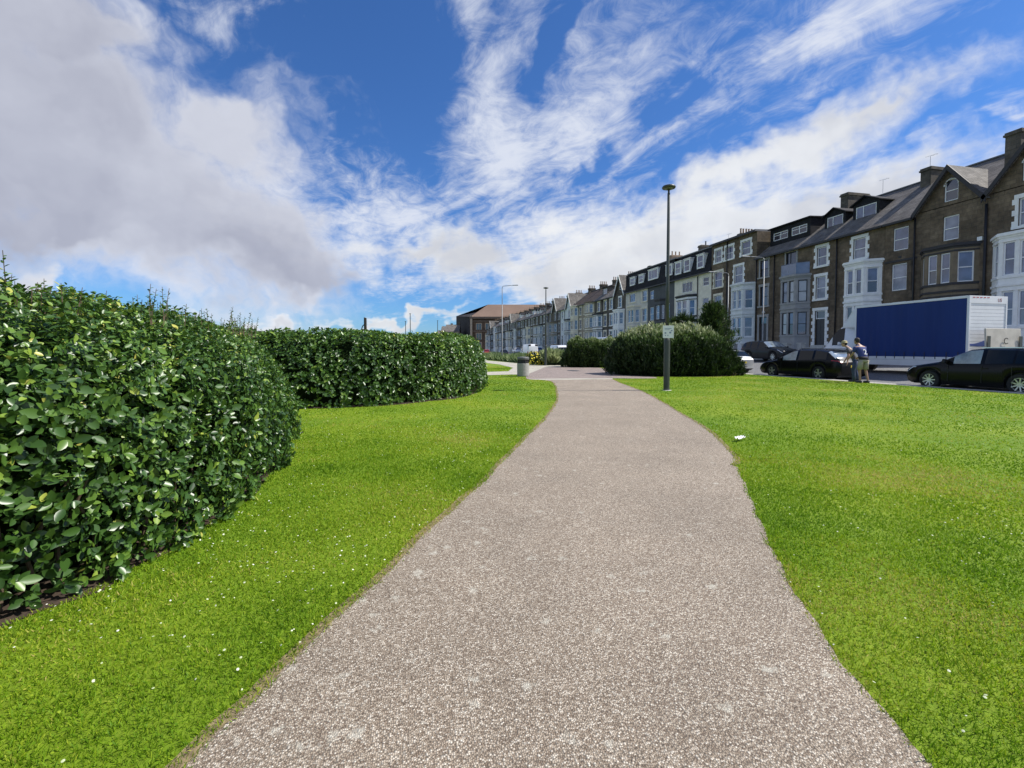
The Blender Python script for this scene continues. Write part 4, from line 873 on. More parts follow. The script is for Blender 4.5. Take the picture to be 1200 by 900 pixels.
def box_dormer(root, y0, y1, z0, z1, x, wins, m, fr, pitched=True, roofm=None, back=3.2, style='pair', gls=None):
    T = TF(x, 0, 0, 1); mb = MB(); holes = wins
    us = sorted({y0, y1}|{h[0] for h in holes}|{h[1] for h in holes}); vs = sorted({z0, z1}|{h[2] for h in holes}|{h[3] for h in holes})
    for a, b in zip(us, us[1:]):
        for c, d in zip(vs, vs[1:]):
            if any(h[0] < (a+b)/2 < h[1] and h[2] < (c+d)/2 < h[3] for h in holes): continue
            mb.face([T(a, c, 0), T(b, c, 0), T(b, d, 0), T(a, d, 0)])
    mb.face([(x, y0, z0), (x+back, y0, z0), (x+back, y0, z1), (x, y0, z1)]); mb.face([(x, y1, z0), (x+back, y1, z0), (x+back, y1, z1), (x, y1, z1)])
    ym = (y0+y1)/2
    if pitched: mb.face([(x, y0, z1), (x, y1, z1), (x, ym, z1+.55)])
    o = mb.build('dormer', m, root); rb = MB(); e = .15
    if pitched:
        rb.hexa([(x-.25, y0-e, z1-.06), (x+back, y0-e, z1-.06), (x+back, ym, z1+.55), (x-.25, ym, z1+.55), (x-.25, y0-e, z1+.03), (x+back, y0-e, z1+.03), (x+back, ym, z1+.66), (x-.25, ym, z1+.66)])
        rb.hexa([(x-.25, ym, z1+.55), (x+back, ym, z1+.55), (x+back, y1+e, z1-.06), (x-.25, y1+e, z1-.06), (x-.25, ym, z1+.66), (x+back, ym, z1+.66), (x+back, y1+e, z1+.03), (x-.25, y1+e, z1+.03)])
    else: rb.hexa([(x-.25, y0-e, z1), (x+back, y0-e, z1+.15), (x+back, y1+e, z1+.15), (x-.25, y1+e, z1), (x-.25, y0-e, z1+.12), (x+back, y0-e, z1+.27), (x+back, y1+e, z1+.27), (x-.25, y1+e, z1+.12)])
    rb.build('dormer_roof', roofm or rf_black, o)
    for h in holes: window(root, T, *h, fr, gls, n=-.05, style=style)
    return o
def shell_walls(root, w, top, m, x1=9.2, base=.3, side=True):
    mb = MB(); mb.face([(0, 0, base), (x1, 0, base), (x1, 0, top), (0, 0, top)]); mb.face([(0, w, base), (x1, w, base), (x1, w, top), (0, w, top)]); mb.face([(x1, 0, base), (x1, w, base), (x1, w, top), (x1, 0, top)])
    return mb.build('party_wall', m, root)
T0 = TF(0, 0, 0, 1)
def facade(root, w, top, wins, m, fr, door=None, dm=None, surr=None, sm=None, base=.3, styles=None, glz=None, arch_door=True):
    holes = [tuple(x) for x in wins]+([door] if door else []); mb = MB(); panel(mb, T0, w, base, top, holes); mb.build('wall', m, root)
    for i, h in enumerate(wins):
        window(root, T0, *h, fr, glz[i] if glz else None, style=(styles[i] if styles else 'sash'))
        if surr: surround(root, T0, *h, surr if not isinstance(surr, list) else surr[i], quoin=(sm == 'quoin'))
    if door:
        u0, u1, v0, v1 = door; db = MB(); db.tbox(T0, u0+.05, u1-.05, v0, v1-.75, -.155, -.11); d = db.build('door', dm or m_tin, root)
        pb = MB()
        for a, b in ((.12, .46), (.54, .92)):
            for s in (0, 1): pb.tbox(T0, u0+.05+(u1-u0-.1)*(.1+.45*s), u0+.05+(u1-u0-.1)*(.45+.45*s), v0+(v1-.75-v0)*a, v0+(v1-.75-v0)*b, -.11, -.095)
        pb.build('door_panel', dm or m_tin, d)
        window(root, T0, u0, u1, v1-.75, v1, fr, gl_dark, style='none')
        if surr: surround(root, T0, u0, u1, v0, v1, (surr if not isinstance(surr, list) else surr[-1]), quoin=(sm == 'quoin'), w=.22, proud=.06)
        MB().box(-.9, -.004, u0-.3, u1+.3, .3, v0-.45).box(-.55, -.005, u0-.25, u1+.25, v0-.449, v0-.2).box(-.3, -.006, u0-.2, u1+.2, v0-.199, v0).build('front_steps', m_kerb, root)
def garden(s0, w, m=None, n=0, y0=.15):
    t = thing('garden_wall', ['low stone garden wall in front of the house with the quoined windows', 'low garden wall in front of the twin-gabled brown house', 'low garden wall in front of the grey-trimmed house', 'low garden wall in front of the house with the blue-white bay', 'low garden wall at the far right behind the lorry'][n], 'wall', (32.2, s0, .58))
    MB().box(0, .28, y0, w*.62, 0, .85).box(0, .28, w*.62+1.1, w-.15, 0, .85).build('wall', m or st_brown, t)
    MB().box(-.04, .32, y0+.002, w*.62-.35, .851, .93).box(-.04, .32, w*.62+1.45, w-.152, .851, .93).build('coping', m_kerb, t)
    for yy in (w*.62-.2, w*.62+1.3): MB().box(-.08, .36, yy-.2, yy+.2, 0, 1.25).box(-.12, .40, yy-.24, yy+.24, 1.251, 1.36).build('gate_pier', m_kerb, t)
def house(s0, label, name='terraced_house', group=None): return thing(name, label, 'house', (FX, s0, 0), 0, group)
GF, F1, F2 = (2.75, 4.85), (5.8, 7.8), (8.8, 10.5)

def aerial(root, x, y, z, h=1.1):
    MB().tube([(x, y, z), (x, y, z+h)], .015, 4).tube([(x-.02, y-.55, z+h), (x-.02, y+.35, z+h+.05)], .010, 4).tube([(x-.15, y-.4, z+h-.0), (x+.15, y-.4, z+h)], .008, 4).tube([(x-.15, y-.15, z+h), (x+.15, y-.15, z+h)], .008, 4).build('aerial', m_galv, root)

def oddments(root, items):
    for k, y, z in items:
        if k == 'vent': MB().box(-.03, -.004, y, y+.22, z, z+.16).build('wall_vent', tr_dark, root)
        elif k == 'cable': MB().tube([(-.02, y, z), (-.02, y, z+2.4), (-.02, y+.7, z+2.45)], .014, 4).build('cable', m_gut, root)
        elif k == 'dish': MB().lathe([(0, 0), (.14, .03), (.24, .09)], 14, c=(-.30, y, z), axis='x', cap=False).tube([(0, y, z-.2), (-.26, y, z)], .02, 5).build('satellite_dish', tr_grey, root)
def h_gabled(s0, label, white, n):
    """brown stone, one gable over the bay; local y runs away from the camera"""
    r = house(s0, label); w = 6.45
    g0, g1 = (.05, 4.15)
    tr = tr_white if white else tr_stone; by0, by1 = .35, 3.8
    up = (1.55, 2.5, 8.8, 10.45); wins = [up, (4.75, 5.85, F2[0], F2[1]), (4.8, 5.9, *F1)]
    facade(r, w, 11.2, wins, st_brown, fr_white, door=(4.8, 5.85, 2.0, 4.95), surr=(tr if white else None), sm='quoin', styles=['sash']*3, glz=[gl_net, gl_sky, gl_net])
    shell_walls(r, w, 11.2, st_brown)
    bay(r, by0, by1, .9, .85, .3, 8.05, [GF, F1], tr if white else tr_stone, fr_white, 2, None if white else tr_dark, gls=lambda h: random.choice([gl_sky, gl_net, gl_sky]))
    slope_roof(r, w, m=rf_slate, rz_=14.9, gap=(g0-.05, g1+.1))
    gable(r, g0, g1, 11.15, 13.75, st_brown, rf_light if not white else rf_slate, tr_dark, win=(1.65, 2.5, 11.45, 12.95), arch=True, back=4.1)
    gutter(r, w-4.3, y0=4.25); downpipe(r, 4.25); downpipe(r, .02, 10.6)
    MB().tbox(T0, 4.1, w, 7.95, 8.1, -.01, .06).build('string_course', tr_dark if not white else tr_stone, r)
    return r
d0 = h_gabled(15.95, 'brown stone gabled house furthest right, white two-storey bay at the picture edge', True, 0)
d0.location.y = 22.395; d0.scale = (1, -1, 1)
chimney(d0, .3, x=2.0, base=11.6, top=15.2, pots=0, m=st_dark, w=.8, l=1.1)
c0 = h_gabled(22.4, 'brown stone gabled house with an arched attic window above a brown stone bay', False, 1)
chimney(c0, 6.35, base=13.5, top=15.6, pots=0, m=st_dark); aerial(c0, 4.0, 6.3, 15.6, .9)
al = MB().box(-.14, -.004, .15, .42, 8.35, 8.6).build('alarm_box', m_white, c0)
oddments(c0, [('vent', 5.2, 8.2), ('cable', 4.45, 5.6)])
# next the ones without gables
def h_quoin():
    r = house(28.87, 'brown stone house with white quoined windows, white bay and two gabled dormers'); w = 6.65
    wins = [(1.55, 2.6, 8.8, 10.45), (5.1, 6.1, 8.85, 10.5), (5.15, 6.15, 5.9, 7.9)]
    facade(r, w, 11.2, wins, st_brown, fr_white, door=(5.1, 6.15, 1.75, 4.85), surr=tr_white, sm='quoin', glz=[gl_sky, gl_sky, gl_net])
    shell_walls(r, w, 11.2, st_brown)
    bay(r, .15, 3.3, .9, .75, .3, 8.15, [GF, F1], tr_white, fr_white, 2, gls=lambda h: random.choice([gl_sky, gl_net, gl_dark]))
    slope_roof(r, w, rz_=14.9)
    for y0, y1, o in ((1.9, 4.2, 0), (4.9, 7.0, 1)):
        box_dormer(r, y0, y1, 11.9, 13.55+.15*(1-o), 1.7, [(y0+.25, y1-.25, 12.15, 13.45+.1*(1-o))], rf_black, fr_white, True, back=2.9, style='pair', gls=gl_sky)
    gutter(r, w); downpipe(r, 4.05); chimney(r, 6.6, base=13.5, top=15.8, pots=0, m=st_dark, l=2.4); aerial(r, 4.1, 3.6, 14.9)
h_quoin()
def h_grey():
    r = house(35.52, 'brown stone house with grey-framed bay, glass balcony and one long box dormer'); w = 6.85
    wins = [(1.75, 2.95, 8.75, 10.75), (5.25, 6.35, 8.9, 10.6), (5.25, 6.3, 5.9, 7.9)]
    facade(r, w, 11.2, wins, st_brown, fr_dark, door=(5.3, 6.35, 2.1, 4.75), surr=tr_grey, sm='plain', glz=[gl_dark, gl_sky, gl_dark], styles=['pair', 'sash', 'sash'])
    shell_walls(r, w, 11.2, st_brown)
    b = bay(r, .1, 3.35, .9, .75, .3, 8.05, [GF, F1], tr_grey, fr_dark, 2, gls=lambda h: random.choice([gl_blind, gl_sky, gl_net]))
    bal = MB()
    for p, q in (((-.02, .2), (-.85, .9)), ((-.85, .9), (-.85, 2.6)), ((-.85, 2.6), (-.02, 3.3))): bal.hexa([(p[0], p[1], 8.4), (q[0], q[1], 8.4), (q[0]+.02, q[1], 8.4), (p[0]+.02, p[1], 8.4), (p[0], p[1], 9.4), (q[0], q[1], 9.4), (q[0]+.02, q[1], 9.4), (p[0]+.02, p[1], 9.4)])
    bal.build('balcony_glass', glass('balcony_glass', (.14, .15, .20)), r)
    rl = MB().tube([(-.02, .2, 9.42), (-.85, .9, 9.42), (-.85, 2.6, 9.42), (-.02, 3.3, 9.42)], .025, 5)
    for p in ((-.85, .9), (-.85, 1.75), (-.85, 2.6)): rl.tube([(p[0], p[1], 8.38), (p[0], p[1], 9.42)], .02, 5)
    rl.build('balcony_rail', m_copper, r)
    slope_roof(r, w, rz_=14.7)
    box_dormer(r, 1.5, 6.5, 11.95, 13.9, 1.3, [(1.9, 3.75, 12.65, 13.45), (4.2, 6.1, 12.65, 13.45)], rf_black, fr_white, False, back=3.6, style='cross', gls=gl_dark)
    gutter(r, w); downpipe(r, 4.35); downpipe(r, 6.8)
    MB().lathe([(0, -.0), (.13, .02), (.15, .12), (.1, .22), (0, .25)], 8, c=(-.25, 5.5, 5.1)).build('wall_lamp', m_white, r)
h_grey()
def h_four():
    r = house(42.4, 'four-storey dark stone house with flat top and a blue-white curved bay'); w = 7.5
    wins = [(.95, 2.3, 11.75, 13.2), (3.7, 5.0, 11.75, 13.2), (5.7, 6.8, 11.75, 13.2), (2.05, 3.4, 8.8, 10.7), (5.5, 6.9, 8.8, 10.6), (5.55, 6.85, 5.9, 7.8)]
    sr = [tr_white]*4+[tr_cream]*2+[tr_blue]
    facade(r, w, 13.9, wins, st_brown, fr_white, door=(5.7, 6.75, 2.1, 4.8), surr=sr, sm='quoin')
    shell_walls(r, w, 13.9, st_brown)
    bay(r, .1, 3.5, .95, .8, .3, 8.25, [GF, F1], tr_blue, fr_white, 2)
    rb = MB().hexa([(-.28, .0, 13.9), (9.4, .0, 13.9), (9.4, w, 13.9), (-.28, w, 13.9), (-.28, 0, 14.08), (9.4, 0, 14.35), (9.4, w, 14.35), (-.28, w, 14.08)]).build('roof', lead, r)
    MB().box(-.40, -.285, .0, w, 13.82, 14.0).build('gutter', m_gut, r); downpipe(r, 4.6, 13.8)
    chimney(r, 7.3, base=14.3, top=15.6, pots=5, m=st_dark)
h_four()
def mansard(root, w, m, fr, dorm, z0=11.0, z1=14.0, x1=.9, rz_=14.25, wall_to=10.9, steep=True):
    t = .1; mb = MB()
    mb.hexa([(-.22, 0, z0), (-.22, w, z0), (.2, w, z0), (.2, 0, z0), (x1-.3, 0, z1), (x1-.3, w, z1), (x1, w, z1), (x1, 0, z1)])
    o = mb.build('mansard', m, root)
    MB().hexa([(x1-.42, 0, z1+.002), (9.2, 0, z1+.002), (9.2, w, z1+.002), (x1-.42, w, z1+.002), (x1-.42, 0, z1+.14), (9.2, 0, rz_), (9.2, w, rz_), (x1-.42, w, z1+.14)]).build('roof', lead, root)
    for y0, y1, a, b, st in dorm: 
        fx = -.22+(x1-.08)*(a-.12-z0)/(z1-z0)-.12; T = TF(fx, 0, 0, 1); d = MB()
        d.box(fx, x1+.3, y0-.12, y0, a-.12, b+.12); d.box(fx, x1+.3, y1, y1+.12, a-.12, b+.12); d.box(fx, x1+.3, y0, y1, b+.001, b+.119); d.box(fx, x1+.3, y0, y1, a-.119, a-.001); d.box(fx-.08, x1+.3, y0-.2, y1+.2, b+.121, b+.19)
        d.build('dormer', tr_white if st != 'dark' else m, root); window(root, T, y0, y1, a, b, fr, gl_sky if st != 'dark' else None, n=-.03, style='sash' if st != 'pair' else 'pair')
    gutter(root, w, 11.2, ov=.30)
def h_cream():
    r = house(49.9, 'cream rendered house with black mansard roof and three small white dormers'); w = 8.0
    wins = [(3.9, 6.2, 8.95, 10.3), (.5, 1.7, 9.3, 10.35), (.5, 1.7, 6.5, 7.8)]
    facade(r, w, 10.95, wins, rn_cream, fr_white, door=(.55, 1.6, 2.1, 4.8), surr=None, styles=['three', 'sash', 'sash'])
    shell_walls(r, w, 13.9, rn_cream)
    bay(r, 2.9, 7.1, .8, .8, .3, 8.2, [GF, F1], rn_white, fr_white, 2, tr_dark, gls=lambda h: gl_sky)
    mansard(r, w, rf_black, fr_white, [(1.45, 2.6, 11.7, 13.2, 'w'), (4.3, 5.5, 11.7, 13.2, 'w'), (6.4, 7.6, 11.7, 13.2, 'w')])
    downpipe(r, 2.65, 10.7); chimney(r, 7.7, x=4.6, base=14.1, top=15.9, pots=1, m=st_dark, pm=lead); aerial(r, 3.2, 1.2, 14.2, 1.6)
h_cream()
def h_charcoal():
    r = house(57.9, 'charcoal grey house under a tall black slate attic, mostly behind the near lamp post'); w = 7.4
    wins = [(5.6, 6.7, 9.0, 10.3), (5.55, 6.75, 5.8, 7.8), (1.2, 2.2, 5.9, 7.9)]
    facade(r, w, 10.95, wins, rn_grey, fr_white, door=(5.6, 6.6, 2.1, 4.8), surr=None)
    shell_walls(r, w, 13.9, rn_grey)
    bay(r, 2.2, 4.6, .6, .5, .3, 8.4, [GF, F1], rn_grey, fr_white, 1, tr_dark, gls=lambda h: gl_net)
    mansard(r, w, rf_black, fr_white, [(.55, 1.9, 11.9, 13.2, 'pair'), (4.3, 6.9, 12.0, 13.35, 'pair')], x1=.6)
    chimney(r, 7.2, x=4.6, base=14.1, top=16.0, pots=3, m=mat('chimney_pale', (.34, .25, .18), .9, .2, 3))
h_charcoal()
def h_palegrey():
    r = house(65.3, 'pale cream-grey house with a two-storey bay under the end of the black slate attic'); w = 7.4
    wins = [(.25, 1.75, 8.95, 10.6), (4.0, 6.0, 9.2, 10.6), (.25, 1.75, 5.8, 7.8)]
    facade(r, w, 10.95, wins, rn_pale, fr_white, door=(.4, 1.4, 2.1, 4.8), surr=tr_cream, sm='plain', styles=['sash', 'three', 'sash'])
    shell_walls(r, w, 13.9, rn_grey)
    bay(r, 2.2, 5.9, .8, .7, .3, 8.2, [GF, F1], rn_pale, fr_white, 2, tr_cream)
    mansard(r, w, rf_black, fr_white, [(1.2, 2.5, 12.0, 13.1, 'w'), (4.1, 5.5, 12.0, 13.1, 'w')], x1=.6)
    chimney(r, 7.2, x=4.6, base=14.1, top=15.7, pots=0, m=st_dark, w=.7, l=1.0)
h_palegrey()
def h_far(s0, w, label, wall, trim, kind, roofm=rf_slate, barge=None, group=None, seed=0, bm=None, pots=4):
    """the more distant houses: same storeys, a bay column and a door column"""
    random.seed(900+seed); r = house(s0, label, group=group)
    bx0, bx1 = (.35, 3.8) if seed % 2 == 0 else (w-3.8, w-.35); dc = (w-1.85, w-.75) if seed % 2 == 0 else (.75, 1.85); bc = (bx0+bx1)/2
    full = kind == 'bays'
    wins = [(dc[0], dc[1], *F1), (dc[0], dc[1], *F2)]+([] if full else [(bc-.55, bc+.55, *F2)])
    facade(r, w, 11.2, wins, wall, fr_white, door=(dc[0], dc[1], 2.0, 4.8), surr=trim, sm='plain')
    shell_walls(r, w, 11.2, wall)
    bay(r, bx0, bx1, .85, .75, .3, 8.05 if not full else 10.75, [GF, F1] if not full else [GF, F1, F2], bm or trim, fr_white, 2, [None, tr_dark, tr_stone][seed % 3])
    slope_roof(r, w, m=roofm, rz_=14.6, gap=((bx0-.2, bx1+.2) if kind == 'gable' else None))
    if kind == 'gable': gable(r, bx0-.15, bx1+.15, 11.15, 14.3, wall, rf_light, barge or tr_white, win=(bc-.45, bc+.45, 11.8, 12.9), back=4.2, bw=.32)
    elif kind == 'dormer': box_dormer(r, bc-1.2, bc+1.2, 11.9, 13.4, 1.3, [(bc-.9, bc+.9, 12.1, 13.2)], rf_slate if seed % 3 else tr_white, fr_white, seed % 2 == 0, back=3.0)
    elif kind == 'twin': 
        for c in (w*.27, w*.73): box_dormer(r, c-.85, c+.85, 11.7, 12.8, .9, [(c-.55, c+.55, 11.85, 12.7)], tr_white, fr_white, True, back=2.5)
    gutter(r, w if kind != 'gable' else w-4.3, y0=0 if (kind != 'gable' or seed % 2) else 4.2)
    downpipe(r, (bx1+dc[0])/2 if seed % 2 == 0 else (bx0+dc[1])/2, 10.7)
    chimney(r, w-.15, base=13.3, top=15.3, pots=pots, m=st_dark, l=1.6, w=.6)
    return r
far = [(72.8, 7.0, 'dark stone house with a white-edged steep gable beside the black slate attic', st_dark, tr_white, 'gable', rf_light, tr_white, None),
 (79.85, 6.4, 'stone house with pale bay and white dormer just left of the steep dark gable', st_dark, tr_cream, 'dormer', rf_slate, None, tr_white),
 (86.3, 6.3, 'warm stone house with three-storey pale bay, right-hand one of the brown-roofed pair', st_warm, tr_cream, 'bays', rf_brown, None, None),
 (92.65, 6.4, 'warm stone house with three-storey pale bay, left-hand one of the brown-roofed pair', st_warm, tr_cream, 'bays', rf_brown, None, None),
 (99.1, 8.2, 'pale blue-grey rendered house with a tall white-edged gable', rn_blue, tr_blue, 'gable', rf_light, tr_white, None),
 (107.35, 6.4, 'dark stone house with a white-edged gable left of the pale blue-grey house', st_dark, tr_grey, 'gable', rf_light, tr_white, None),
 (113.8, 6.4, 'dark stone house with grey bay and a pale roof dormer, behind the far park lamp', st_dark, tr_grey, 'dormer', rf_slate, None, None),
 (120.25, 6.4, 'blue-white fronted house with a tall pale attic dormer', st_dark, tr_blue, 'dormer', rf_slate, None, tr_blue)]
for i, (s0, w, lb, wl, tr, kd, rm, bg, bm) in enumerate(far): h_far(s0, w, lb, wl, tr, kd, rm, bg, seed=i, bm=bm)
s0 = 126.7; i = 0
while s0 < 212:
    kd = ['twin', 'dormer', 'twin', 'bays', 'dormer', 'gable', 'twin'][i % 7]
    h_far(s0, 6.45, 'distant '+{'twin': 'house with two small attic dormers', 'dormer': 'house with one broad attic dormer', 'bays': 'house with three-storey bays', 'gable': 'gabled house with white verges'}[kd]+', '+['just left of the tall pale attic dormer', 'second along from the tall pale attic dormer', 'third along from the tall pale attic dormer', 'with bays of its own behind the far park lamp', 'just right of the far road lamp', 'just behind the far road lamp arm', 'crossed by the far road lamp column', 'just left of the far road lamp column', 'second left of the far road lamp column', 'third left of the far road lamp column', 'third from the far end of the row', 'second from the far end of the row', 'at the very end of the row', 'last glimpsed before the orange-roofed building'][i], st_dark, tr_blue, kd, rf_slate, tr_white, group='distant terraced houses', seed=20+i, bm=[tr_blue, st_grey, tr_white, tr_cream][(i*3) % 4], pots=3)
    s0 += 6.5; i += 1
random.seed(77)
for n_, (s_, w_) in enumerate(((28.87, 6.6), (22.4, 6.4), (35.5, 6.8), (42.4, 7.4), (15.95, 6.4))): garden(s_, w_, st_brown if n_ < 3 else st_dark, n_)

# ------------------------------------------------------------------ far buildings
def winter_building():
    d = ray(552.5, 410); d = d/float(d@fw)*229
    r = thing('large_building', 'very large dark building with an orange-brown hipped roof beyond the end of the terrace', 'building', (float(d[0]), float(d[1]), 0), -YAW)
    mw = stone_mat('brick_umber', (.115, .070, .045), (.16, .10, .065), (.12, .10, .08), .6, .3, .01); dark = slate_mat('slate_side', (.040, .036, .036))
    W_, D_, ez = 52, 40, 17.6; L0 = (-12.5, 41.5); RX, RY, RZ = 7.5, 15, 25.2
    holes = []
    for k in range(9):
        u = 2.2+k*4.6
        for z0, z1 in ((1.6, 5.2), (6.4, 9.8), (11.3, 14.6)): holes.append((u, u+3.0, z0, z1))
    T = lambda u, v, n: (u, -n, v)
    mb = MB(); panel(mb, T, W_, -.2, ez, holes, .4); mb.build('wall', mw, r)
    MB().face([(0, 0, -.2), (0, 0, ez), (L0[0], L0[1], 21.0), (L0[0], L0[1], -.2)]).face([(L0[0], L0[1], -.2), (W_, D_, -.2), (W_, D_, ez), (L0[0], L0[1], 21.0)]).face([(W_, 0, -.2), (W_, D_, -.2), (W_, D_, ez), (W_, 0, ez)]).build('side_wall', dark, r)
    ro = MB().face([(-.5, -1, ez), (W_+1, -1, ez), (W_-8, RY, RZ), (RX, RY, RZ)]).face([(W_+1, -1, ez), (W_+1, D_, ez), (W_-8, RY+2, RZ), (W_-8, RY, RZ)]).build('roof', mat('roof_orange_brown', (.17, .112, .080), .85, .14, .12), r)
    MB().face([(-.5, -1, ez), (RX, RY, RZ), (RX-4, 30, RZ-1.5), (L0[0], L0[1], 21.0)]).face([(RX, RY, RZ), (W_-8, RY, RZ), (W_, D_, ez), (L0[0], L0[1], 21.0)]).build('hip_slope', dark, ro)
    MB().box(-.8, W_+1, -1.3, -1.0, ez-.9, ez+.1).box(-.2, W_, -.35, -.05, 10.2, 10.9).box(-.2, W_, -.35, -.05, 15.3, 15.9).build('cornice', mat('trim_umber', (.17, .12, .09), .8, .2, 1), r)
    tan = mat('frame_tan', (.42, .33, .24), .7, .15, 1.5); gl = glass('glass_far', (.05, .055, .07), .4)
    for (u0, u1, z0, z1) in holes:
        f = MB(); f.tbox(T, u0, u0+.35, z0, z1, -.35, .05); f.tbox(T, u1-.35, u1, z0, z1, -.35, .05); f.tbox(T, u0+.35, u1-.35, z1-.35, z1, -.35, .05); f.tbox(T, (u0+u1)/2-.12, (u0+u1)/2+.12, z0, z1-.35, -.34, .04)
        w = f.build('window', tan, r); MB().face([T(u0+.3, z0, -.3), T(u1-.3, z0, -.3), T(u1-.3, z1-.3, -.3), T(u0+.3, z1-.3, -.3)]).build('pane', gl, w)
    MB().box(-.5, .5, -1.2, -.2, -.2, 18.4).build('corner_pilaster', tan, r)
winter_building()
def far_terrace():
    lbs = ['left one of the far low houses just above the right part of the second hedge', 'middle one of the far low houses just above the second hedge', 'far low house nearest the large orange-roofed building']
    for k, (px, dep, w, h, rh) in enumerate(((517, 250, 5.5, 8.5, 12.0), (523, 245, 6, 10.5, 14.0), (530, 240, 7.5, 11, 14.6))):
        d = ray(px, 410); d = d/float(d@fw)*dep; r = thing('distant_house', lbs[k], 'house', (float(d[0]), float(d[1]), 0), -YAW)
        T = lambda u, v, n: (u-w/2, -n, v); holes = [(w*.15+j*w*.42, w*.15+j*w*.42+1.4, z, z+1.9) for j in range(2) for z in (1.2, 4.4, 7.2) if z+1.9 < h]
        mb = MB(); panel(mb, T, w, -.2, h, holes, .25); mb.face([(-w/2, 0, -.2), (-w/2, 0, h), (-w/2, 9, h), (-w/2, 9, -.2)]).face([(w/2, 0, -.2), (w/2, 0, h), (w/2, 9, h), (w/2, 9, -.2)]).face([(-w/2, 0, h), (-w/2, 9, h), (-w/2, 4.5, rh)]).face([(w/2, 0, h), (w/2, 9, h), (w/2, 4.5, rh)]).build('wall', [st_grey, st_dark, st_warm][k], r)
        ro = MB().face([(-w/2, -.4, h-.2), (w/2, -.4, h-.2), (w/2, 4.5, rh+.1), (-w/2, 4.5, rh+.1)]).face([(-w/2, 9.4, h-.2), (w/2, 9.4, h-.2), (w/2, 4.5, rh+.1), (-w/2, 4.5, rh+.1)]).build('roof', rf_slate, r)
        MB().box(w/2-1.2, w/2-.1, 4, 5.4, rh-.6, rh+1.6).build('chimney', st_dark, ro)
        for hh in holes: window(r, T, *hh, fr_white, gl_dark)
far_terrace()
pp = None
for k in range(6):
    d = ray(541.5+k*2.1, 410); d = d/float(d@fw)*150
    if pp is None:
        pp = thing('bollard', 'slim white marker post in the row in front of the large orange-roofed building', 'post', group='row of white posts'); MB().lathe([(.13, 0), (.12, 4.3), (.05, 4.6), (0, 4.65)], 8).build('post', m_white, pp)
        o = pp
    else: o = copy_tree(pp)
    o.location = (float(d[0]), float(d[1]), 0)

# ------------------------------------------------------------------ vehicles
def paint(name, col, rough=.22, metal=.2): return mat(name, col, rough, .04, 2.0, metal=metal, coat=1.0, spec=.6)
m_tyre = mat('tyre', (.018, .018, .018), .85, .15, 20); m_rim = mat('alloy', (.62, .63, .65), .3, .06, 8, metal=.75); m_rimd = mat('rim_shadow', (.02, .02, .022), .5, .1, 5)
m_cgl = mat('car_glass', (.006, .008, .011), .04, .2, 2, spec=.35, coat=.0); m_cgl2 = mat('car_glass_reflect', (.20, .24, .28), .06, .5, 2.5, spec=1.0, coat=.8)  # paler glass copy has bright reflections put into its base colour
m_head = mat('headlamp', (.62, .66, .70), .12, .1, 20, metal=.2, coat=1); m_tail = mat('tail_lamp', (.42, .018, .012), .2, .2, 12, coat=1); m_orange = mat('indicator', (.7, .2, .02), .25, .1, 9, coat=1)
m_plate_y = mat('plate_yellow', (.75, .58, .06), .5, .05, 6); m_chrome = mat('chrome', (.7, .7, .7), .12, .02, 3, metal=1.0)
def wheel(root, x, y, r, w=.21, side=1, spokes=7):
    o = MB().lathe([(r*.66, -w/2), (r*.93, -w/2), (r, -w/2+.03), (r, w/2-.03), (r*.93, w/2), (r*.66, w/2)], 24, c=(x, y, r), axis='x', cap=False).build('wheel', m_tyre, root)
    MB().lathe([(0, -.01), (r*.68, -.01), (r*.68, .01), (0, .01)], 20, c=(x+side*.03, y, r), axis='x').build('spoke_shade', m_rimd, o)  # near-black disc: the shade behind the spokes put into its colour
    s = MB().lathe([(r*.60, -.02), (r*.68, -.02), (r*.69, .035), (r*.63, .035), (r*.60, -.02)], 24, c=(x+side*(w/2-.05), y, r), axis='x', cap=False); s.lathe([(0, -.03), (r*.15, -.03), (r*.15, .02), (0, .025)], 10, c=(x+side*(w/2-.04), y, r), axis='x')
    for k in range(spokes):
        for da in ((-.10, .10) if spokes < 8 else (0,)):
            a = 2*math.pi*k/spokes+.3; a2 = a+da; xx = x+side*(w/2-.035)
            p0 = Vector((xx, y+r*.10*math.cos(a), r+r*.10*math.sin(a))); p1 = Vector((xx+side*.01, y+r*.65*math.cos(a2), r+r*.65*math.sin(a2))); t = Vector((0, -math.sin(a2), math.cos(a2)))*(.020 if spokes > 7 else .016)
            q = Vector((side*.02, 0, 0)); s.hexa([p0-t-q, p0+t-q, p0+t+q, p0-t+q, p1-t*.8-q, p1+t*.8-q, p1+t*.8+q, p1-t*.8+q])
    s.build('rim', m_rim, o)
    return o
def interp(pts, t):
    if t <= pts[0][0]: return pts[0][1]
    for (a, b), (c, d) in zip(pts, pts[1:]):
        if t <= c: return b+(d-b)*(t-a)/max(1e-6, c-a)
    return pts[-1][1]
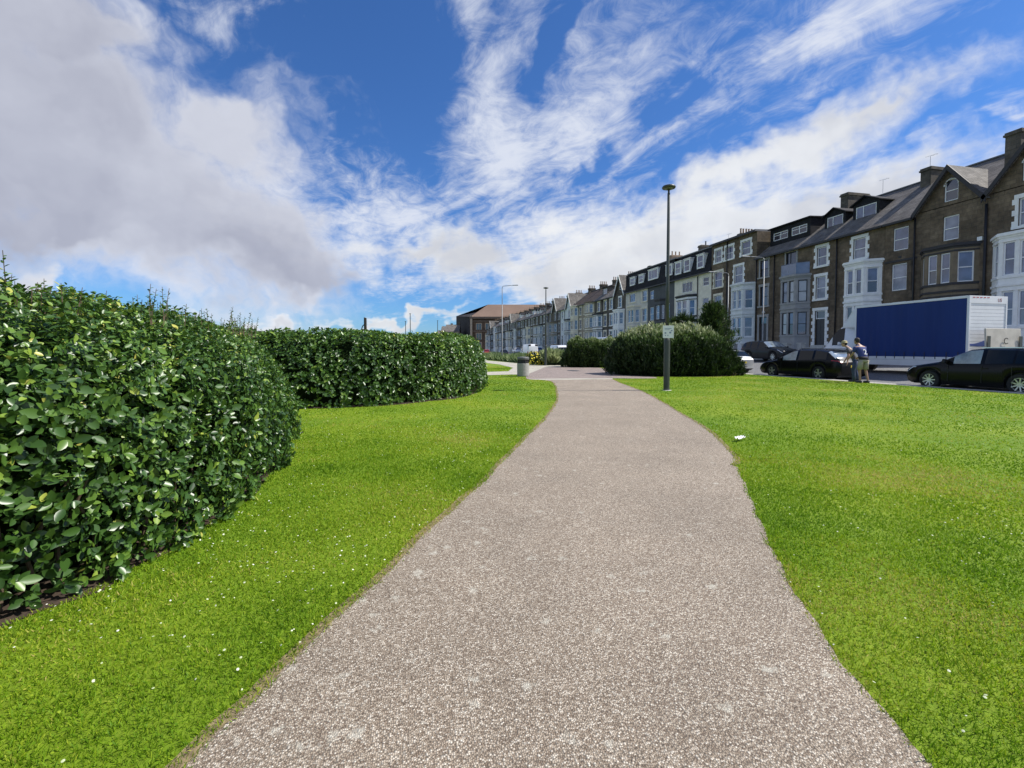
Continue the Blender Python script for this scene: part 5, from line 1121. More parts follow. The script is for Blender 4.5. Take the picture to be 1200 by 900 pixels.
def car(name, label, L_, top, belt, hw, wheels, rw, rules, pnt, loc, rz=0.0, tumble=.34, low=.20, extras=None, cat='car', wtop=None, spokes=7, step=.06, group=None):
    """lofted body. t runs from the nose to the tail; y=+L/2 is the nose. rules: (part, material, t0, t1, rings, (zmin))"""
    root = thing(name, label, cat, loc, rz, group); ts = sorted(set([round(x, 3) for x in np.arange(0, L_+.001, step)]+[0.03, L_-.03, L_]+[w+s*(rw+.075)*f for w in wheels for s in (-1, 1) for f in (1.0, .97, .9)]))
    rings = []
    for t in ts:
        e = min(t/.55, 1); e2 = min((L_-t)/.45, 1); pl = hw*(1-.20*(1-math.sqrt(max(0, 1-(1-e)**2)))-.15*(1-math.sqrt(max(0, 1-(1-e2)**2))))
        zt = interp(top, t); zb = min(interp(belt, t), zt-.02); zl = low+.10*(1-min(t/.25, 1))+.12*(1-min((L_-t)/.3, 1))
        for w in wheels:
            ra = rw+.07; dx = abs(t-w)
            if dx < ra: zl = max(zl, rw+math.sqrt(max(0, ra*ra-dx*dx))*.97)
        if zl > zb-.12: zl = zb-.12
        k = max(0, (zt-zb-.10)); roofw = pl*.955-tumble*k
        if k > 0: p4 = (roofw, zt-.055-.02*min(1, k)); p5 = (roofw-.09, zt-.012)
        else: p4 = (pl*.90, zb+(zt-zb)*.55); p5 = (pl*.72, zt-.012)
        rings.append([(pl*.93, zl), (pl*.985, zl+.3*(zb-zl)), (pl, zl+.62*(zb-zl)), (pl*.975, zb-.035), (pl*.955, zb), p4, p5, (p5[0]*.5, zt+.006), (0, zt+.012)])
    parts = {}
    def add(part, m, quad): parts.setdefault(part, [m, []])[1].append(quad)
    for i in range(len(ts)-1):
        tm = (ts[i]+ts[i+1])/2
        for j in range(8):
            for s in (-1, 1):
                q = [(s*rings[i][j][0], L_/2-ts[i], rings[i][j][1]), (s*rings[i+1][j][0], L_/2-ts[i+1], rings[i+1][j][1]), (s*rings[i+1][j+1][0], L_/2-ts[i+1], rings[i+1][j+1][1]), (s*rings[i][j+1][0], L_/2-ts[i], rings[i][j+1][1])]
                if s > 0: q = q[::-1]
                part, m = 'body', pnt
                for rname, rm, t0, t1, rj in rules:
                    if t0 <= tm <= t1 and j in rj: part, m = rname, rm
                if part == 'side_window' : part = 'side_window_'+('l' if s < 0 else 'r')+str([k for k, ru in enumerate(rules) if ru[0] == 'side_window' and ru[2] <= tm <= ru[3]][0])
                elif part in ('headlight', 'tail_light'): part = part+('_l' if s < 0 else '_r')
                add(part, m, q)
    for i, flip in ((0, False), (len(ts)-1, True)):
        f = [(x, L_/2-ts[i], z) for x, z in rings[i]]+[(-x, L_/2-ts[i], z) for x, z in rings[i][::-1][1:]]
        add('body', pnt, f if flip else f[::-1])
    for part, (m, quads) in parts.items():
        mb = MB(); idx = {}
        for q in quads:
            ids = []
            for p in q:
                key = (round(p[0], 4), round(p[1], 4), round(p[2], 4))
                if key not in idx: idx[key] = len(mb.v); mb.v.append(key)
                if idx[key] not in ids: ids.append(idx[key])
            if len(ids) > 2: mb.f.append(tuple(ids))
        nm = 'side_window' if part.startswith('side_window') else ('headlight' if part.startswith('headlight') else ('tail_light' if part.startswith('tail_light') else part))
        mb.build(nm, m, root, smooth=(nm == 'body' or nm in ('windscreen', 'rear_window')))
    wy = [L_/2-w for w in wheels]
    MB().box(-hw*.80, hw*.80, -L_/2+.25, L_/2-.25, low-.02, interp(belt, L_/2)-.25).build('underbody', m_black, root)
    for y in wy:
        for s in (-1, 1): wheel(root, s*(hw-.125), y, rw, side=s, spokes=spokes)
    bw = interp(belt, wheels[0]+.95)
    for s in (-1, 1): MB().hexa([(s*hw*.93, wy[0]-.62, bw+.02), (s*(hw+.17), wy[0]-.64, bw+.01), (s*(hw+.17), wy[0]-.52, bw+.01), (s*hw*.93, wy[0]-.50, bw+.02), (s*hw*.93, wy[0]-.62, bw+.12), (s*(hw+.15), wy[0]-.64, bw+.16), (s*(hw+.15), wy[0]-.54, bw+.16), (s*hw*.93, wy[0]-.52, bw+.12)]).build('mirror', pnt, root, bevel=.02)
    zh = interp(belt, L_/2)-.12
    hd = MB()
    for tt in (wheels[0]+1.75, wheels[0]+2.65):
        for s in (-1, 1): 
            if tt < wheels[1]-.1: hd.box(s*hw-.012, s*hw+.022, L_/2-tt-.02, L_/2-tt+.14, zh-.04, zh-.01)
    if hd.v: hd.build('door_handle', pnt, root)
    # panel gaps
    gp_ = MB()
    for tt in (wheels[0]+.62, wheels[0]+1.60, wheels[1]-.18):
        if wheels[0] < tt < wheels[1]:
            for s in (-1, 1): gp_.box(s*hw-.004, s*hw+.004, L_/2-tt-.006, L_/2-tt+.006, low+.12, zh+.06)
    gp_.build('door_seam', m_black, root)
    if extras: extras(root)
    return root
pb = mat('paint_black', (.006, .006, .007), .22, .04, 2.0, spec=.22); pd = mat('paint_charcoal', (.016, .018, .022), .25, .04, 2.0, spec=.3); pw = paint('paint_white', (.72, .73, .74), .3, 0); ps = paint('paint_silver', (.52, .53, .53), .3, .5); pr = paint('paint_red', (.45, .02, .015), .3, 0); pblue = paint('paint_blue', (.03, .06, .15))
def plates(L_, rear=True, z=.62):
    def f(root):
        if rear: MB().box(-.26, .26, -L_/2-.012, -L_/2+.01, z, z+.11).build('number_plate', m_plate_y, root)
        MB().box(-.26, .26, L_/2-.01, L_/2+.012, .38, .49).build('number_plate', m_white, root)
    return f
# right-hand black hatchback
L1 = 4.25
def ex1(root):
    plates(L1)(root); MB().box(-.60, -.57, -1.35, -.15, 1.478, 1.505).box(.57, .60, -1.35, -.15, 1.478, 1.505).build('roof_rail', m_chrome, root)
car('parked_car', 'black hatchback with many-spoked alloys at the right edge in front of the lorry', L1,
    [(0, .66), (.05, .74), (.35, .86), (1.05, 1.0), (1.22, 1.04), (2.02, 1.44), (2.5, 1.49), (3.2, 1.47), (3.75, 1.40), (4.05, 1.10), (4.2, .95), (L1, .80)],
    [(0, .60), (.3, .80), (1.2, .93), (2.5, .96), (3.6, 1.0), (L1, .92)], .88, (.86, 3.43), .33,
    [('windscreen', m_cgl2, 1.24, 1.98, (5, 6, 7)), ('side_window', m_cgl2, 1.62, 2.42, (4,)), ('side_window', m_cgl, 2.50, 3.25, (4,)), ('side_window', m_cgl, 3.32, 3.62, (4,)), ('rear_window', m_cgl, 3.78, 4.1, (5, 6, 7)), ('headlight', m_head, .0, .40, (3,)), ('tail_light', m_tail, 4.02, 4.25, (3, 2))],
    pb, (19.38, 11.86, -.10), spokes=9, extras=ex1)
# black estate
L2 = 4.75
def ex2(root):
    plates(L2)(root)
    for s in (-1, 1): MB().tube([(s*.56, .05, 1.43), (s*.56, -.1, 1.485), (s*.56, -1.4, 1.465), (s*.56, -1.6, 1.40)], .014, 5).build('roof_rail', m_black, root)
    MB().box(-.5, .5, -L2/2+.52, -L2/2+.70, 1.40, 1.43).build('tailgate_spoiler', pb, root)
car('parked_car', 'black estate car with red tail lamps parked at the kerb beside the two people', L2,
    [(0, .60), (.06, .68), (.4, .80), (1.15, .95), (1.25, .97), (2.15, 1.40), (2.6, 1.46), (3.6, 1.44), (4.1, 1.36), (4.45, 1.12), (4.62, .98), (L2, .86)],
    [(0, .55), (.35, .75), (1.2, .88), (2.5, .92), (3.8, .98), (L2, .93)], .90, (.93, 3.66), .325,
    [('windscreen', m_cgl2, 1.28, 2.1, (5, 6, 7)), ('side_window', m_cgl2, 1.65, 2.42, (4,)), ('side_window', m_cgl, 2.52, 3.30, (4,)), ('side_window', m_cgl, 3.40, 4.05, (4,)), ('rear_window', m_cgl2, 4.08, 4.5, (5, 6, 7)), ('headlight', m_head, .03, .42, (3,)), ('tail_light', m_tail, 4.35, 4.75, (3,))],
    pb, (19.40, 19.15, -.10), R(1.5), extras=ex2, spokes=5)
# dark SUV on the far side, facing the camera
L3 = 4.5
car('parked_car', 'dark grey car facing this way on the far side beyond the black estate', L3,
    [(0, .72), (.05, .82), (.4, .95), (1.15, 1.08), (1.25, 1.10), (2.0, 1.56), (2.5, 1.63), (3.6, 1.60), (4.1, 1.5), (4.35, 1.2), (L3, .95)],
    [(0, .66), (.35, .88), (1.2, 1.0), (3.6, 1.06), (L3, 1.0)], .92, (.88, 3.5), .35,
    [('windscreen', m_cgl2, 1.28, 1.98, (5, 6, 7)), ('side_window', m_cgl, 1.62, 2.4, (4,)), ('side_window', m_cgl, 2.5, 3.2, (4,)), ('side_window', m_cgl, 3.3, 3.85, (4,)), ('rear_window', m_cgl, 4.1, 4.3, (5, 6, 7)), ('headlight', m_head, .03, .42, (3,)), ('tail_light', m_tail, 4.2, 4.5, (3,))],
    pd, (28.2, 31.7, .44), math.pi, extras=plates(L3), step=.09)
# white car whose tail shows past the shrub
L4 = 4.1
car('parked_car', 'silvery white car with only its rear showing past the right end of the broad shrub', L4,
    [(0, .60), (.3, .78), (1.0, .95), (1.1, .97), (1.85, 1.38), (2.3, 1.43), (3.2, 1.40), (3.5, 1.34), (3.9, 1.0), (L4, .86)],
    [(0, .55), (.3, .75), (1.2, .88), (3.2, .95), (L4, .90)], .86, (.82, 3.35), .31,
    [('windscreen', m_cgl, 1.15, 1.82, (5, 6, 7)), ('side_window', m_cgl, 1.5, 2.2, (4,)), ('side_window', m_cgl, 2.3, 3.1, (4,)), ('rear_window', m_cgl, 3.55, 3.88, (5, 6, 7)), ('headlight', m_head, .03, .35, (3,)), ('tail_light', m_tail, 3.85, 4.1, (3,))],
    ps, (19.3, 25.75, -.10), extras=plates(L4), step=.09)
car('parked_car', 'red hatchback glimpsed between the black estate and the lorry cab', 4.0,
    [(0, .60), (.3, .78), (.95, .95), (1.05, .98), (1.75, 1.42), (2.3, 1.47), (3.3, 1.44), (3.6, 1.35), (3.9, 1.0), (4.0, .86)],
    [(0, .55), (.3, .75), (1.2, .90), (3.2, .96), (4.0, .90)], .86, (.80, 3.28), .31,
    [('windscreen', m_cgl, 1.1, 1.72, (5, 6, 7)), ('side_window', m_cgl, 1.5, 2.2, (4,)), ('side_window', m_cgl, 2.3, 3.1, (4,)), ('rear_window', m_cgl, 3.62, 3.88, (5, 6, 7)), ('headlight', m_head, .03, .35, (3,)), ('tail_light', m_tail, 3.75, 4.0, (3,))],
    pr, (28.2, 24.2, .42), extras=plates(4.0), step=.09)
def van(label, L_, H, pnt, loc, rz=0.0, name='parked_van', cat='van', group=None):
    return car(name, label, L_, [(0, .85), (.06, 1.0), (.55, 1.18), (.85, 1.25), (1.5, H-.25), (1.95, H-.03), (L_-.4, H), (L_-.08, H-.06), (L_, H-.5)],
        [(0, .75), (.5, 1.05), (1.0, 1.15), (L_, 1.18)], .96, (.95, L_-1.0), .34,
        [('windscreen', m_cgl, .92, 1.48, (5, 6, 7)), ('side_window', m_cgl, 1.35, 2.15, (4,)), ('headlight', m_head, .05, .45, (3,)), ('tail_light', m_tail, L_-.2, L_, (2, 3)), ('rear_window', m_cgl, L_-.09, L_-.02, (5, 6))],
        pnt, loc, rz, tumble=.10, step=.12, cat=cat, group=group)
van('white panel van far down the road, left of the far lamp post', 5.4, 2.35, pw, (19.3, 74.0, -.1))
van('white van just right of the far lamp post, nearer than the other white van', 5.2, 2.05, pw, (19.3, 57.0, -.1), math.pi)
van('tall white van whose roof shows over the plain green shrub, before the steep dark gable', 5.9, 2.75, pw, (27.5, 62.5, .4))
for k, (x, y, p, lb) in enumerate(((28.3, 84, pd, 'dark car far down the road in front of the pale blue-grey house'), (28.3, 101, pblue, 'dark blue car far down the road on the houses side'), (19.3, 96, pd, 'dark car far off before the large orange-roofed building'), (28.3, 122, pw, 'small white car far down the road, at the end of the terrace'), (19.3, 118, pr, 'small red car in the farthest group of parked cars'))):
    car('parked_car', lb, 4.2, [(0, .60), (.3, .78), (1.0, .95), (1.85, 1.42), (2.3, 1.47), (3.3, 1.44), (3.9, 1.0), (4.2, .86)], [(0, .55), (.3, .75), (1.2, .90), (4.2, .92)], .86, (.80, 3.38), .31,
        [('windscreen', m_cgl, 1.1, 1.8, (5, 6, 7)), ('side_window', m_cgl, 1.5, 3.1, (4,)), ('rear_window', m_cgl, 3.4, 3.85, (5, 6, 7)), ('tail_light', m_tail, 3.95, 4.2, (3,))], p, (x, y, .4 if x > 25 else -.1), step=.15)
# curtain-sided lorry
def lorry():
    gz = zr(23.9); r = thing('curtain_sided_lorry', 'white lorry with a dark blue curtain side and folded tail lift parked across the road', 'lorry', (24.05, 17.55, gz))
    cw = mat('lorry_white', (.74, .75, .76), .35, .06, 2, coat=.4); blue = mat('curtain_blue', (.013, .038, .165), .6, .10, .5, bump=.12, bscale=4, stretch=(1, 3, .25), spec=.25)
    X0, X1 = -1.08, 1.08; Y0, Y1 = -2.75, 2.35; Z0, Z1 = .82, 3.42; e = .004
    # frame
    fr = MB().box(X0, X1, Y0, Y0+.09, Z1-.32, Z1).box(X0, X0+.09, Y0, Y0+.09, Z0, Z1-.321).box(X1-.09, X1, Y0, Y0+.09, Z0, Z1-.321).box(X0, X1, Y1-.08, Y1, Z0, Z1)
    fr.box(X0-.01, X0+.10, Y0+.091, Y1-.081, Z1-.10, Z1+.005).box(X1-.10, X1+.01, Y0+.091, Y1-.081, Z1-.10, Z1+.005).box(X0-.01, X1+.01, Y0, Y1, Z0-.15, Z0-.001).build('box_frame', cw, r, bevel=.008)
    MB().box(X0+.1, X1-.1, Y0+.09, Y1-.08, Z1-.06, Z1-.01).build('roof_panel', cw, r)
    for s, nm in ((X0, 0), (X1, 1)):                    # curtains with shallow folds
        sg = -1 if nm == 0 else 1; n = 64; V_, Fc = [], []; zz = [Z0+.0, Z0+.05, Z0+.6, Z0+1.4, Z1-.35, Z1-.102]
        for i in range(n+1):
            y = Y0+.092+(Y1-Y0-.174)*i/n
            for k, z in enumerate(zz): V_.append((s+sg*(-.012+.010*math.sin(i*1.35)*(1-.5*k/5)+.004*math.sin(i*.5+k)), y, z))
        for i in range(n):
            for k in range(5): a = i*6+k; Fc.append((a, a+1, a+7, a+6))
        c = mesh_np('curtain', V_, Fc, blue, r, True)
        if nm == 0:
            st = MB()
            for i in range(11): y = Y0+.35+i*.44; st.box(X0-.022, X0-.016, y-.018, y+.018, Z0-.10, Z0+.22)
            st.build('curtain_strap', mat('strap', (.02, .025, .06), .6, .1, 5), c)
    # shutter at the back with its printed wave
    sh = MB()
    for i in range(15): z = Z0+.06+i*.152; sh.box(X0+.092, X1-.092, Y0+.02, Y0+.045, z, z+.144)
    sho = sh.build('roller_shutter', cw, r)
    wv = MB(); N_ = 16
    for i in range(N_):
        xa, xb = X0+.12+(X1-X0-.24)*i/N_, X0+.12+(X1-X0-.24)*(i+1)/N_
        f = lambda x: Z0+.62+.14*((x-X0)/2.1)+.07*math.sin(x*3.2+1)
        g = lambda x: Z0+.48+.02*math.sin(x*4)
        wv.hexa([(xa, Y0+.012, g(xa)), (xb, Y0+.012, g(xb)), (xb, Y0+.0195, g(xb)), (xa, Y0+.0195, g(xa)), (xa, Y0+.012, f(xa)), (xb, Y0+.012, f(xb)), (xb, Y0+.0195, f(xb)), (xa, Y0+.0195, f(xa))])
    wv.build('printed_wave', mat('print_blue', (.05, .09, .30), .5, .1, 4), sho)
    def text(s, size, m, loc, rot, parent, name='lettering', ext=.004):
        cu = bpy.data.curves.new(name, 'FONT'); cu.body = s; cu.size = size; cu.extrude = ext; cu.resolution_u = 2; cu.align_x = 'CENTER'
        t = bpy.data.objects.new(name, cu); me = bpy.data.meshes.new_from_object(t); bpy.data.objects.remove(t); o = bpy.data.objects.new(name, me); C.objects.link(o); me.materials.append(m); o.location = loc; o.rotation_euler = rot; o.parent = parent; return o
    globals()['text'] = text
    text('US', .20, mat('print_red', (.30, .04, .03), .5, .1, 4), (.62, Y0-.002, Z1-.23), (R(90), 0, 0), r)
    mk = MB()
    for i in range(5): mk.box(-.9+i*.2, -.9+i*.2+.13, Y0-.006, Y0-.001, Z1-.09, Z1-.05)
    mk.build('marker_lamp', m_tail, r)
    # tail lift folded up, leaning away from the shutter
    beige = mat('lift_plate', (.50, .47, .40), .6, .12, 3)
    tl = MB().hexa([(X0+.15, Y0-.55, .95), (X1-.05, Y0-.55, .95), (X1-.05, Y0-.49, .95), (X0+.15, Y0-.49, .95), (X0+.15, Y0-.50, 2.02), (X1-.05, Y0-.50, 2.02), (X1-.05, Y0-.44, 2.02), (X0+.15, Y0-.44, 2.02)]).build('tail_lift', beige, r, bevel=.01)
    MB().box(X0+.16, X0+.32, Y0-.575, Y0-.555, 1.2, 1.7).box(X1-.22, X1-.06, Y0-.575, Y0-.555, 1.2, 1.7).build('lift_bracket', m_post, tl)
    MB().lathe([(.10, -.012), (.13, -.012), (.13, 0), (.10, 0)], 14, c=(.12, Y0-.560, 1.50), axis='y', a0=R(40), a1=R(320)).build('lift_mark', m_black, tl)
    MB().box(X0+.2, X0+.35, Y0-.45, Y0, .7, .85).box(X1-.35, X1-.2, Y0-.45, Y0, .7, .85).box(X0+.05, X1-.05, Y0-.3, Y0-.2, .38, .55).build('lift_arm', m_post, r)
    for s in (-1, 1): MB().box(s*.78-.12, s*.78+.12, Y0-.06, Y0-.001, .56, .66).build('tail_light', m_tail, r)
    # chassis, side guard
    MB().box(-.42, -.30, Y0+.1, 3.6, .48, .66).box(.30, .42, Y0+.1, 3.6, .48, .66).box(-.7, .7, -1.4, -.7, .38, .65).build('chassis', m_black, r)
    MB().box(X0+.0, X0+.06, Y0+.2, 1.9, .40, .665).box(X1-.06, X1, Y0+.2, 1.9, .40, .665).build('side_guard', cw, r)
    for y in (-1.55, 3.05):
        for s in (-1, 1):
            wheel(r, s*.86, y, .36, w=.24, side=s, spokes=6)
    # cab
    Lc = 2.35; top = [(0, .95), (.05, 1.12), (.5, 1.32), (.58, 1.36), (1.15, 2.20), (1.40, 2.38), (Lc, 2.44)]; belt = [(0, .80), (.6, 1.26), (1.0, 1.38), (Lc, 1.42)]
    cab = car('cab_tmp', None, Lc, top, belt, .98, (.95, 5.0), .36, [('windscreen', m_cgl, .62, 1.14, (5, 6, 7)), ('side_window', m_cgl, .98, 1.66, (4,)), ('headlight', m_head, .02, .40, (3,)), ('grille', m_black, 0, .06, (0, 1, 2))], cw, (0, 0, 0), tumble=.10, low=.34)
    for ch in list(cab.children):
        n0 = ch.name.split('.')[0]
        if n0 in ('wheel', 'underbody', 'door_handle', 'door_seam'):
            for g in list(ch.children): bpy.data.objects.remove(g)
            bpy.data.objects.remove(ch); continue
        ch.parent = r; ch.location = (0, Y1+.06+Lc/2, 0)
        if n0 == 'body': ch.name = 'cab'
    bpy.data.objects.remove(cab)
    MB().hexa([(-1.0, 2.40, 2.26), (1.0, 2.40, 2.26), (.82, 3.40, 2.30), (-.82, 3.40, 2.30), (-1.05, 2.40, 3.38), (1.05, 2.40, 3.38), (.90, 2.66, 3.22), (-.90, 2.66, 3.22)]).build('wind_deflector', cw, r, bevel=.10)
    MB().box(-.9, .9, 3.6, 3.9, .36, .5).build('bumper', m_black, r)
lorry()

# ------------------------------------------------------------------ people
def limb(mb_pts, edges, rad, m, name, parent, sub=2, rootv=0):
    me = bpy.data.meshes.new(name); me.from_pydata(mb_pts, edges, []); me.update(); me.materials.append(m)
    o = bpy.data.objects.new(name, me); C.objects.link(o); o.parent = parent
    o.modifiers.new('skin', 'SKIN'); o.modifiers['skin'].use_smooth_shade = True
    if not me.skin_vertices: 
        me.skin_vertices and None
    sv = me.skin_vertices[0].data if me.skin_vertices else None
    if sv is None:
        bpy.context.view_layer.objects.active = o; bpy.ops.mesh.customdata_skin_add(); sv = me.skin_vertices[0].data
    for i, q in enumerate(rad): sv[i].radius = (q, q) if not isinstance(q, tuple) else q
    sv[rootv].use_root = True
    s = o.modifiers.new('sub', 'SUBSURF'); s.levels = sub; s.render_levels = sub
    return o
def loft(secs, m, name, parent, seg=14, cap=True):
    """sections: (centre, half-width vector, half-depth vector); one closed surface through them"""
    mb = MB(); n = len(secs)
    for c, a, b in secs:
        c, a, b = Vector(c), Vector(a), Vector(b)
        for k in range(seg): t = 2*math.pi*k/seg; mb.v.append(tuple(c+a*math.cos(t)+b*math.sin(t)))
    for i in range(n-1):
        for k in range(seg): mb.f.append((i*seg+k, i*seg+(k+1) % seg, (i+1)*seg+(k+1) % seg, (i+1)*seg+k))
    if cap: mb.f.append(tuple(range(seg))[::-1]); mb.f.append(tuple((n-1)*seg+k for k in range(seg)))
    return mb.build(name, m, parent, smooth=True)
skin = mat('skin', (.46, .27, .19), .55, .08, 14); skin2 = mat('skin_tanned', (.38, .22, .15), .55, .08, 14)
def person(loc, rz, H, lean, label, shirt, legs_m, hair, long_legs, arms, cap=None, sk=skin, waist=None, number=None, strap=None, stride=.10):
    """faces local +Y; lean = forward offset of the shoulders at shoulder height"""
    r = thing('person', label, 'person', loc, rz); k = H/1.75
    def P(x, y, z): return Vector((x*k, (y+lean*max(0, (z-.9))/.52)*k, z*k))
    hipL, hipR = P(-.10, 0, .90), P(.10, 0, .90); neck = P(0, .015, 1.46); head = P(0, .06, 1.62)
    kn = {-1: P(-.11, stride*.6+.03, .49), 1: P(.11, -stride*.2+.03, .49)}; an = {-1: P(-.11, stride-.03, .09), 1: P(.12, -stride-.03, .09)}
    sh = {-1: P(-.185, 0, 1.38), 1: P(.185, 0, 1.38)}
    pts = [P(0, 0, .93), P(0, 0, 1.12), P(0, .0, 1.32), neck, head+Vector((0, 0, -.06*k)), hipL, kn[-1], an[-1], hipR, kn[1], an[1], an[-1]+Vector((0, .13*k, -.045*k)), an[1]+Vector((0, .13*k, -.045*k))]
    ed = [(0, 1), (1, 2), (2, 3), (3, 4), (0, 5), (5, 6), (6, 7), (0, 8), (8, 9), (9, 10), (7, 11), (10, 12)]
    rad = [.115*k, .11*k, .12*k, .052*k, .05*k, .085*k, .052*k, .034*k, .085*k, .052*k, .034*k, .028*k, .028*k]
    hands = []
    for s in (-1, 1):
        el, wr = arms[s]; el = P(*el); wr = P(*wr); i = len(pts); pts += [sh[s], el, wr]; ed += [(2, i), (i, i+1), (i+1, i+2)]; rad += [.052*k, .040*k, .027*k]; hands.append((s, el, wr))
        d = (wr-el).normalized(); side = d.cross(Vector((0, 1, 0))).normalized() if abs(d.y) < .9 else Vector((1, 0, 0)); palm = wr+d*.075*k; j = len(pts); pts.append(palm); ed.append((i+2, j)); rad.append((.030*k))
        for q, (off, ln) in enumerate(((-.030, .055), (-.010, .072), (.011, .078), (.031, .066))):   # four fingers fan out past the palm, the thumb leaves its side
            b0 = palm+side*off*k+d*.02*k; b1 = b0+d*ln*.55*k; b2 = b1+(d*.8+Vector((0, .45, 0))*1).normalized()*ln*.5*k; n0 = len(pts); pts += [b0, b1, b2]; ed += [(j, n0), (n0, n0+1), (n0+1, n0+2)]; rad += [.010*k, .009*k, .007*k]
        t0 = wr+d*.03*k+side*(-.036*k); t1 = t0+(d*.6-side*.6).normalized()*.04*k; t2 = t1+(d*.9-side*.2).normalized()*.03*k; n0 = len(pts); pts += [t0, t1, t2]; ed += [(i+2, n0), (n0, n0+1), (n0+1, n0+2)]; rad += [.012*k, .010*k, .008*k]
    limb([tuple(p) for p in pts], ed, rad, sk, 'body', r, 2)
    # head: skull, jaw, nose, ears
    f = Vector((0, 1, 0)); hs = []
    for z, w, dpt, oy in ((-.125, .022, .030, .035), (-.105, .046, .056, .022), (-.07, .060, .078, .012), (-.02, .070, .092, .002), (.03, .075, .098, -.006), (.07, .070, .092, -.010), (.10, .050, .068, -.012), (.118, .015, .02, -.012)):
        hs.append((head+Vector((0, oy*k, z*k)), Vector((w*k, 0, 0)), Vector((0, dpt*k, 0))))
    hd = loft(hs, sk, 'head', r)
    fc = MB().hexa([tuple(head+Vector(v)*k) for v in ((-.016, .085, -.045), (.016, .085, -.045), (.012, .112, -.04), (-.012, .112, -.04), (-.008, .085, .01), (.008, .085, .01), (.005, .095, .008), (-.005, .095, .008))])
    for s in (-1, 1): fc.lathe([(0, -.01), (.028*k, -.006), (.028*k, .006), (0, .01)], 8, c=tuple(head+Vector((s*.077*k, -.005*k, -.02*k))), axis='x')
    fc.build('nose_and_ears', sk, hd)
    ey = MB()
    for s in (-1, 1): ey.lathe([(0, .006), (.011*k, .0), (0, -.006)], 8, c=tuple(head+Vector((s*.03*k, .088*k, .005*k))), axis='y')
    ey.hexa([tuple(head+Vector(v)*k) for v in ((-.024, .086, -.078), (.024, .086, -.078), (.022, .092, -.078), (-.022, .092, -.078), (-.024, .086, -.072), (.024, .086, -.072), (.022, .092, -.072), (-.022, .092, -.072))])
    ey.build('eyes_and_mouth', m_tin, hd)
    hh = []
    for z, w, dpt, oy in ((-.06, .066, .070, -.030), (-.02, .078, .088, -.022), (.03, .083, .100, -.014), (.075, .078, .095, -.014), (.108, .056, .072, -.012), (.128, .018, .022, -.012)): hh.append((head+Vector((0, oy*k, z*k)), Vector((w*k, 0, 0)), Vector((0, dpt*k, 0))))
    loft(hh, hair, 'hair', r)
    if cap:
        cs = [(head+Vector((0, -.008*k, z*k)), Vector((w*k, 0, 0)), Vector((0, d_*k, 0))) for z, w, d_ in ((.035, .135, .150), (.040, .137, .152), (.045, .090, .108), (.09, .086, .104), (.125, .066, .080), (.142, .02, .026))]
        loft(cs, cap, 'hat', r, seg=18)
    # shirt: torso and short sleeves
    sp = [P(0, -.005, .93), P(0, -.01, 1.12), P(0, -.005, 1.30), P(0, .0, 1.42)]; se = [(0, 1), (1, 2), (2, 3)]; sr = [.150*k, .150*k, .165*k, .085*k]
    ts = [(P(0, 0, .90), Vector((.175*k, 0, 0)), Vector((0, .125*k, 0))), (P(0, 0, 1.00), Vector((.170*k, 0, 0)), Vector((0, .125*k, 0))), (P(0, 0, 1.15), Vector((.172*k, 0, 0)), Vector((0, .125*k, 0))), (P(0, -.01, 1.28), Vector((.195*k, 0, 0)), Vector((0, .130*k, 0))), (P(0, -.005, 1.37), Vector((.205*k, 0, 0)), Vector((0, .105*k, 0))), (P(0, 0, 1.425), Vector((.150*k, 0, 0)), Vector((0, .080*k, 0))), (P(0, .01, 1.46), Vector((.070*k, 0, 0)), Vector((0, .068*k, 0)))]
    so_ = loft(ts, shirt, 'shirt', r)
    for s, el, wr in hands:
        a = sh[s]; b = a+(el-a)*.72; d = (b-a).normalized(); u = d.orthogonal().normalized(); v = d.cross(u)
        loft([(a+Vector((-s*.05*k, 0, .0)), u*.062*k, v*.062*k), (a, u*.070*k, v*.070*k), (a+(b-a)*.5, u*.066*k, v*.066*k), (b, u*.064*k, v*.064*k)], shirt, 'sleeve', so_, 10)
    # trousers or shorts
    zc = .12 if long_legs else .52
    pel = loft([(P(0, 0, .80), Vector((.165*k, 0, 0)), Vector((0, .115*k, 0))), (P(0, 0, .88), Vector((.180*k, 0, 0)), Vector((0, .128*k, 0))), (P(0, 0, .98), Vector((.172*k, 0, 0)), Vector((0, .122*k, 0)))], legs_m, 'trousers' if long_legs else 'shorts', r)
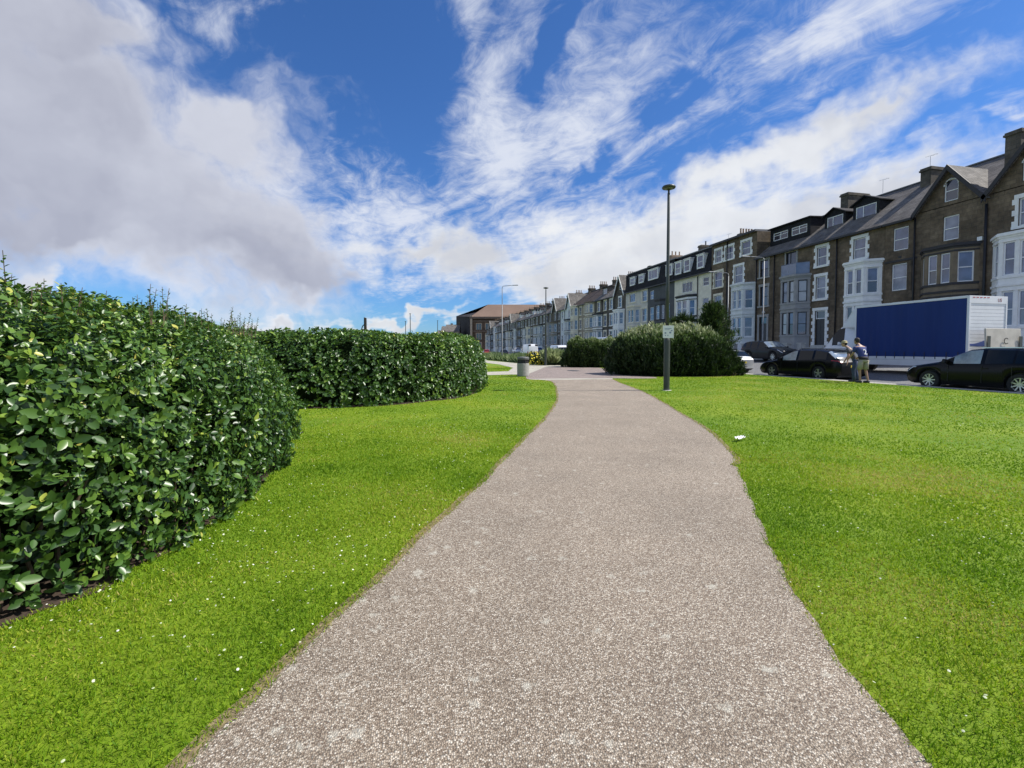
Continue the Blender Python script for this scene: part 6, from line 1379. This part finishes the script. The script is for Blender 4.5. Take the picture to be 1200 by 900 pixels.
    for s, hp in ((-1, hipL), (1, hipR)):
        kk, aa = kn[s], an[s]; secs = [(hp+Vector((0, 0, -.02*k)), .098), (hp*.5+kk*.5, .088)]
        if long_legs: secs += [(kk, .070), (kk*.5+aa*.5, .064), (aa+Vector((0, 0, .0)), .062)]
        else: secs += [(hp*.08+kk*.92, .090)]
        loft([(c, Vector((w*k, 0, 0)), Vector((0, w*k, 0))) for c, w in secs], legs_m, 'trouser_leg', pel, 12)
        t = aa+Vector((0, .06*k, 0)); loft([(Vector((t.x, t.y+.14*k, .035*k)), Vector((.032*k, 0, 0)), Vector((0, 0, .025*k))), (Vector((t.x, t.y+.08*k, .045*k)), Vector((.046*k, 0, 0)), Vector((0, 0, .042*k))), (Vector((t.x, t.y-.04*k, .055*k)), Vector((.040*k, 0, 0)), Vector((0, 0, .052*k))), (Vector((t.x, t.y-.11*k, .055*k)), Vector((.036*k, 0, 0)), Vector((0, 0, .050*k)))], m_tin, 'shoe', r, 10)
    if waist: loft([(P(0, 0, .90), Vector((.182*k, 0, 0)), Vector((0, .132*k, 0))), (P(0, 0, 1.02), Vector((.178*k, 0, 0)), Vector((0, .131*k, 0)))], waist, 'shirt_hem', so_)
    if number:
        o = text(number, .30*k, m_white, P(0.02, -.142, 1.10), (R(90)-math.atan(lean/.52), 0, 0), so_, 'shirt_number', .006)
    if strap: MB().box(-.2*k, -.14*k, -.12, .12, .95*k, 1.4*k)
    return r
jersey = mat('jersey_blue', (.030, .045, .17), .8, .12, 5); greyt = mat('tshirt_grey', (.085, .08, .085), .85, .15, 6); khaki = mat('khaki', (.33, .30, .23), .85, .12, 6); denim = mat('denim', (.045, .065, .125), .85, .2, 9)
hairb = mat('hair_dark', (.025, .018, .014), .7, .2, 20); straw = mat('hat_straw', (.42, .36, .18), .8, .15, 20); black_f = mat('cloth_black', (.018, .018, .022), .85, .1, 8)
p2 = gp(1014.5, 449.2); p1 = gp(1005.5, 447.8)
person((p2[0]-.10, p2[1]+.02, .012), R(-6), 1.80, .20, 'man in blue sports shirt with white 2 on its back and khaki shorts', jersey, khaki, hairb, False,
       {-1: ((-.24, .16, 1.12), (-.20, .40, .98)), 1: ((.25, .14, 1.12), (.20, .36, 1.0))}, sk=skin2, waist=black_f, number='2', stride=.05)
person((p1[0]-.02, p1[1]+.10, .012), R(38), 1.69, .26, 'person in a pale hat, dark grey top and jeans leaning towards the black estate car', greyt, denim, hairb, True,
       {-1: ((-.36, .12, 1.12), (-.44, .26, .86)), 1: ((.22, .20, 1.08), (.14, .38, .90))}, cap=straw, stride=.07)
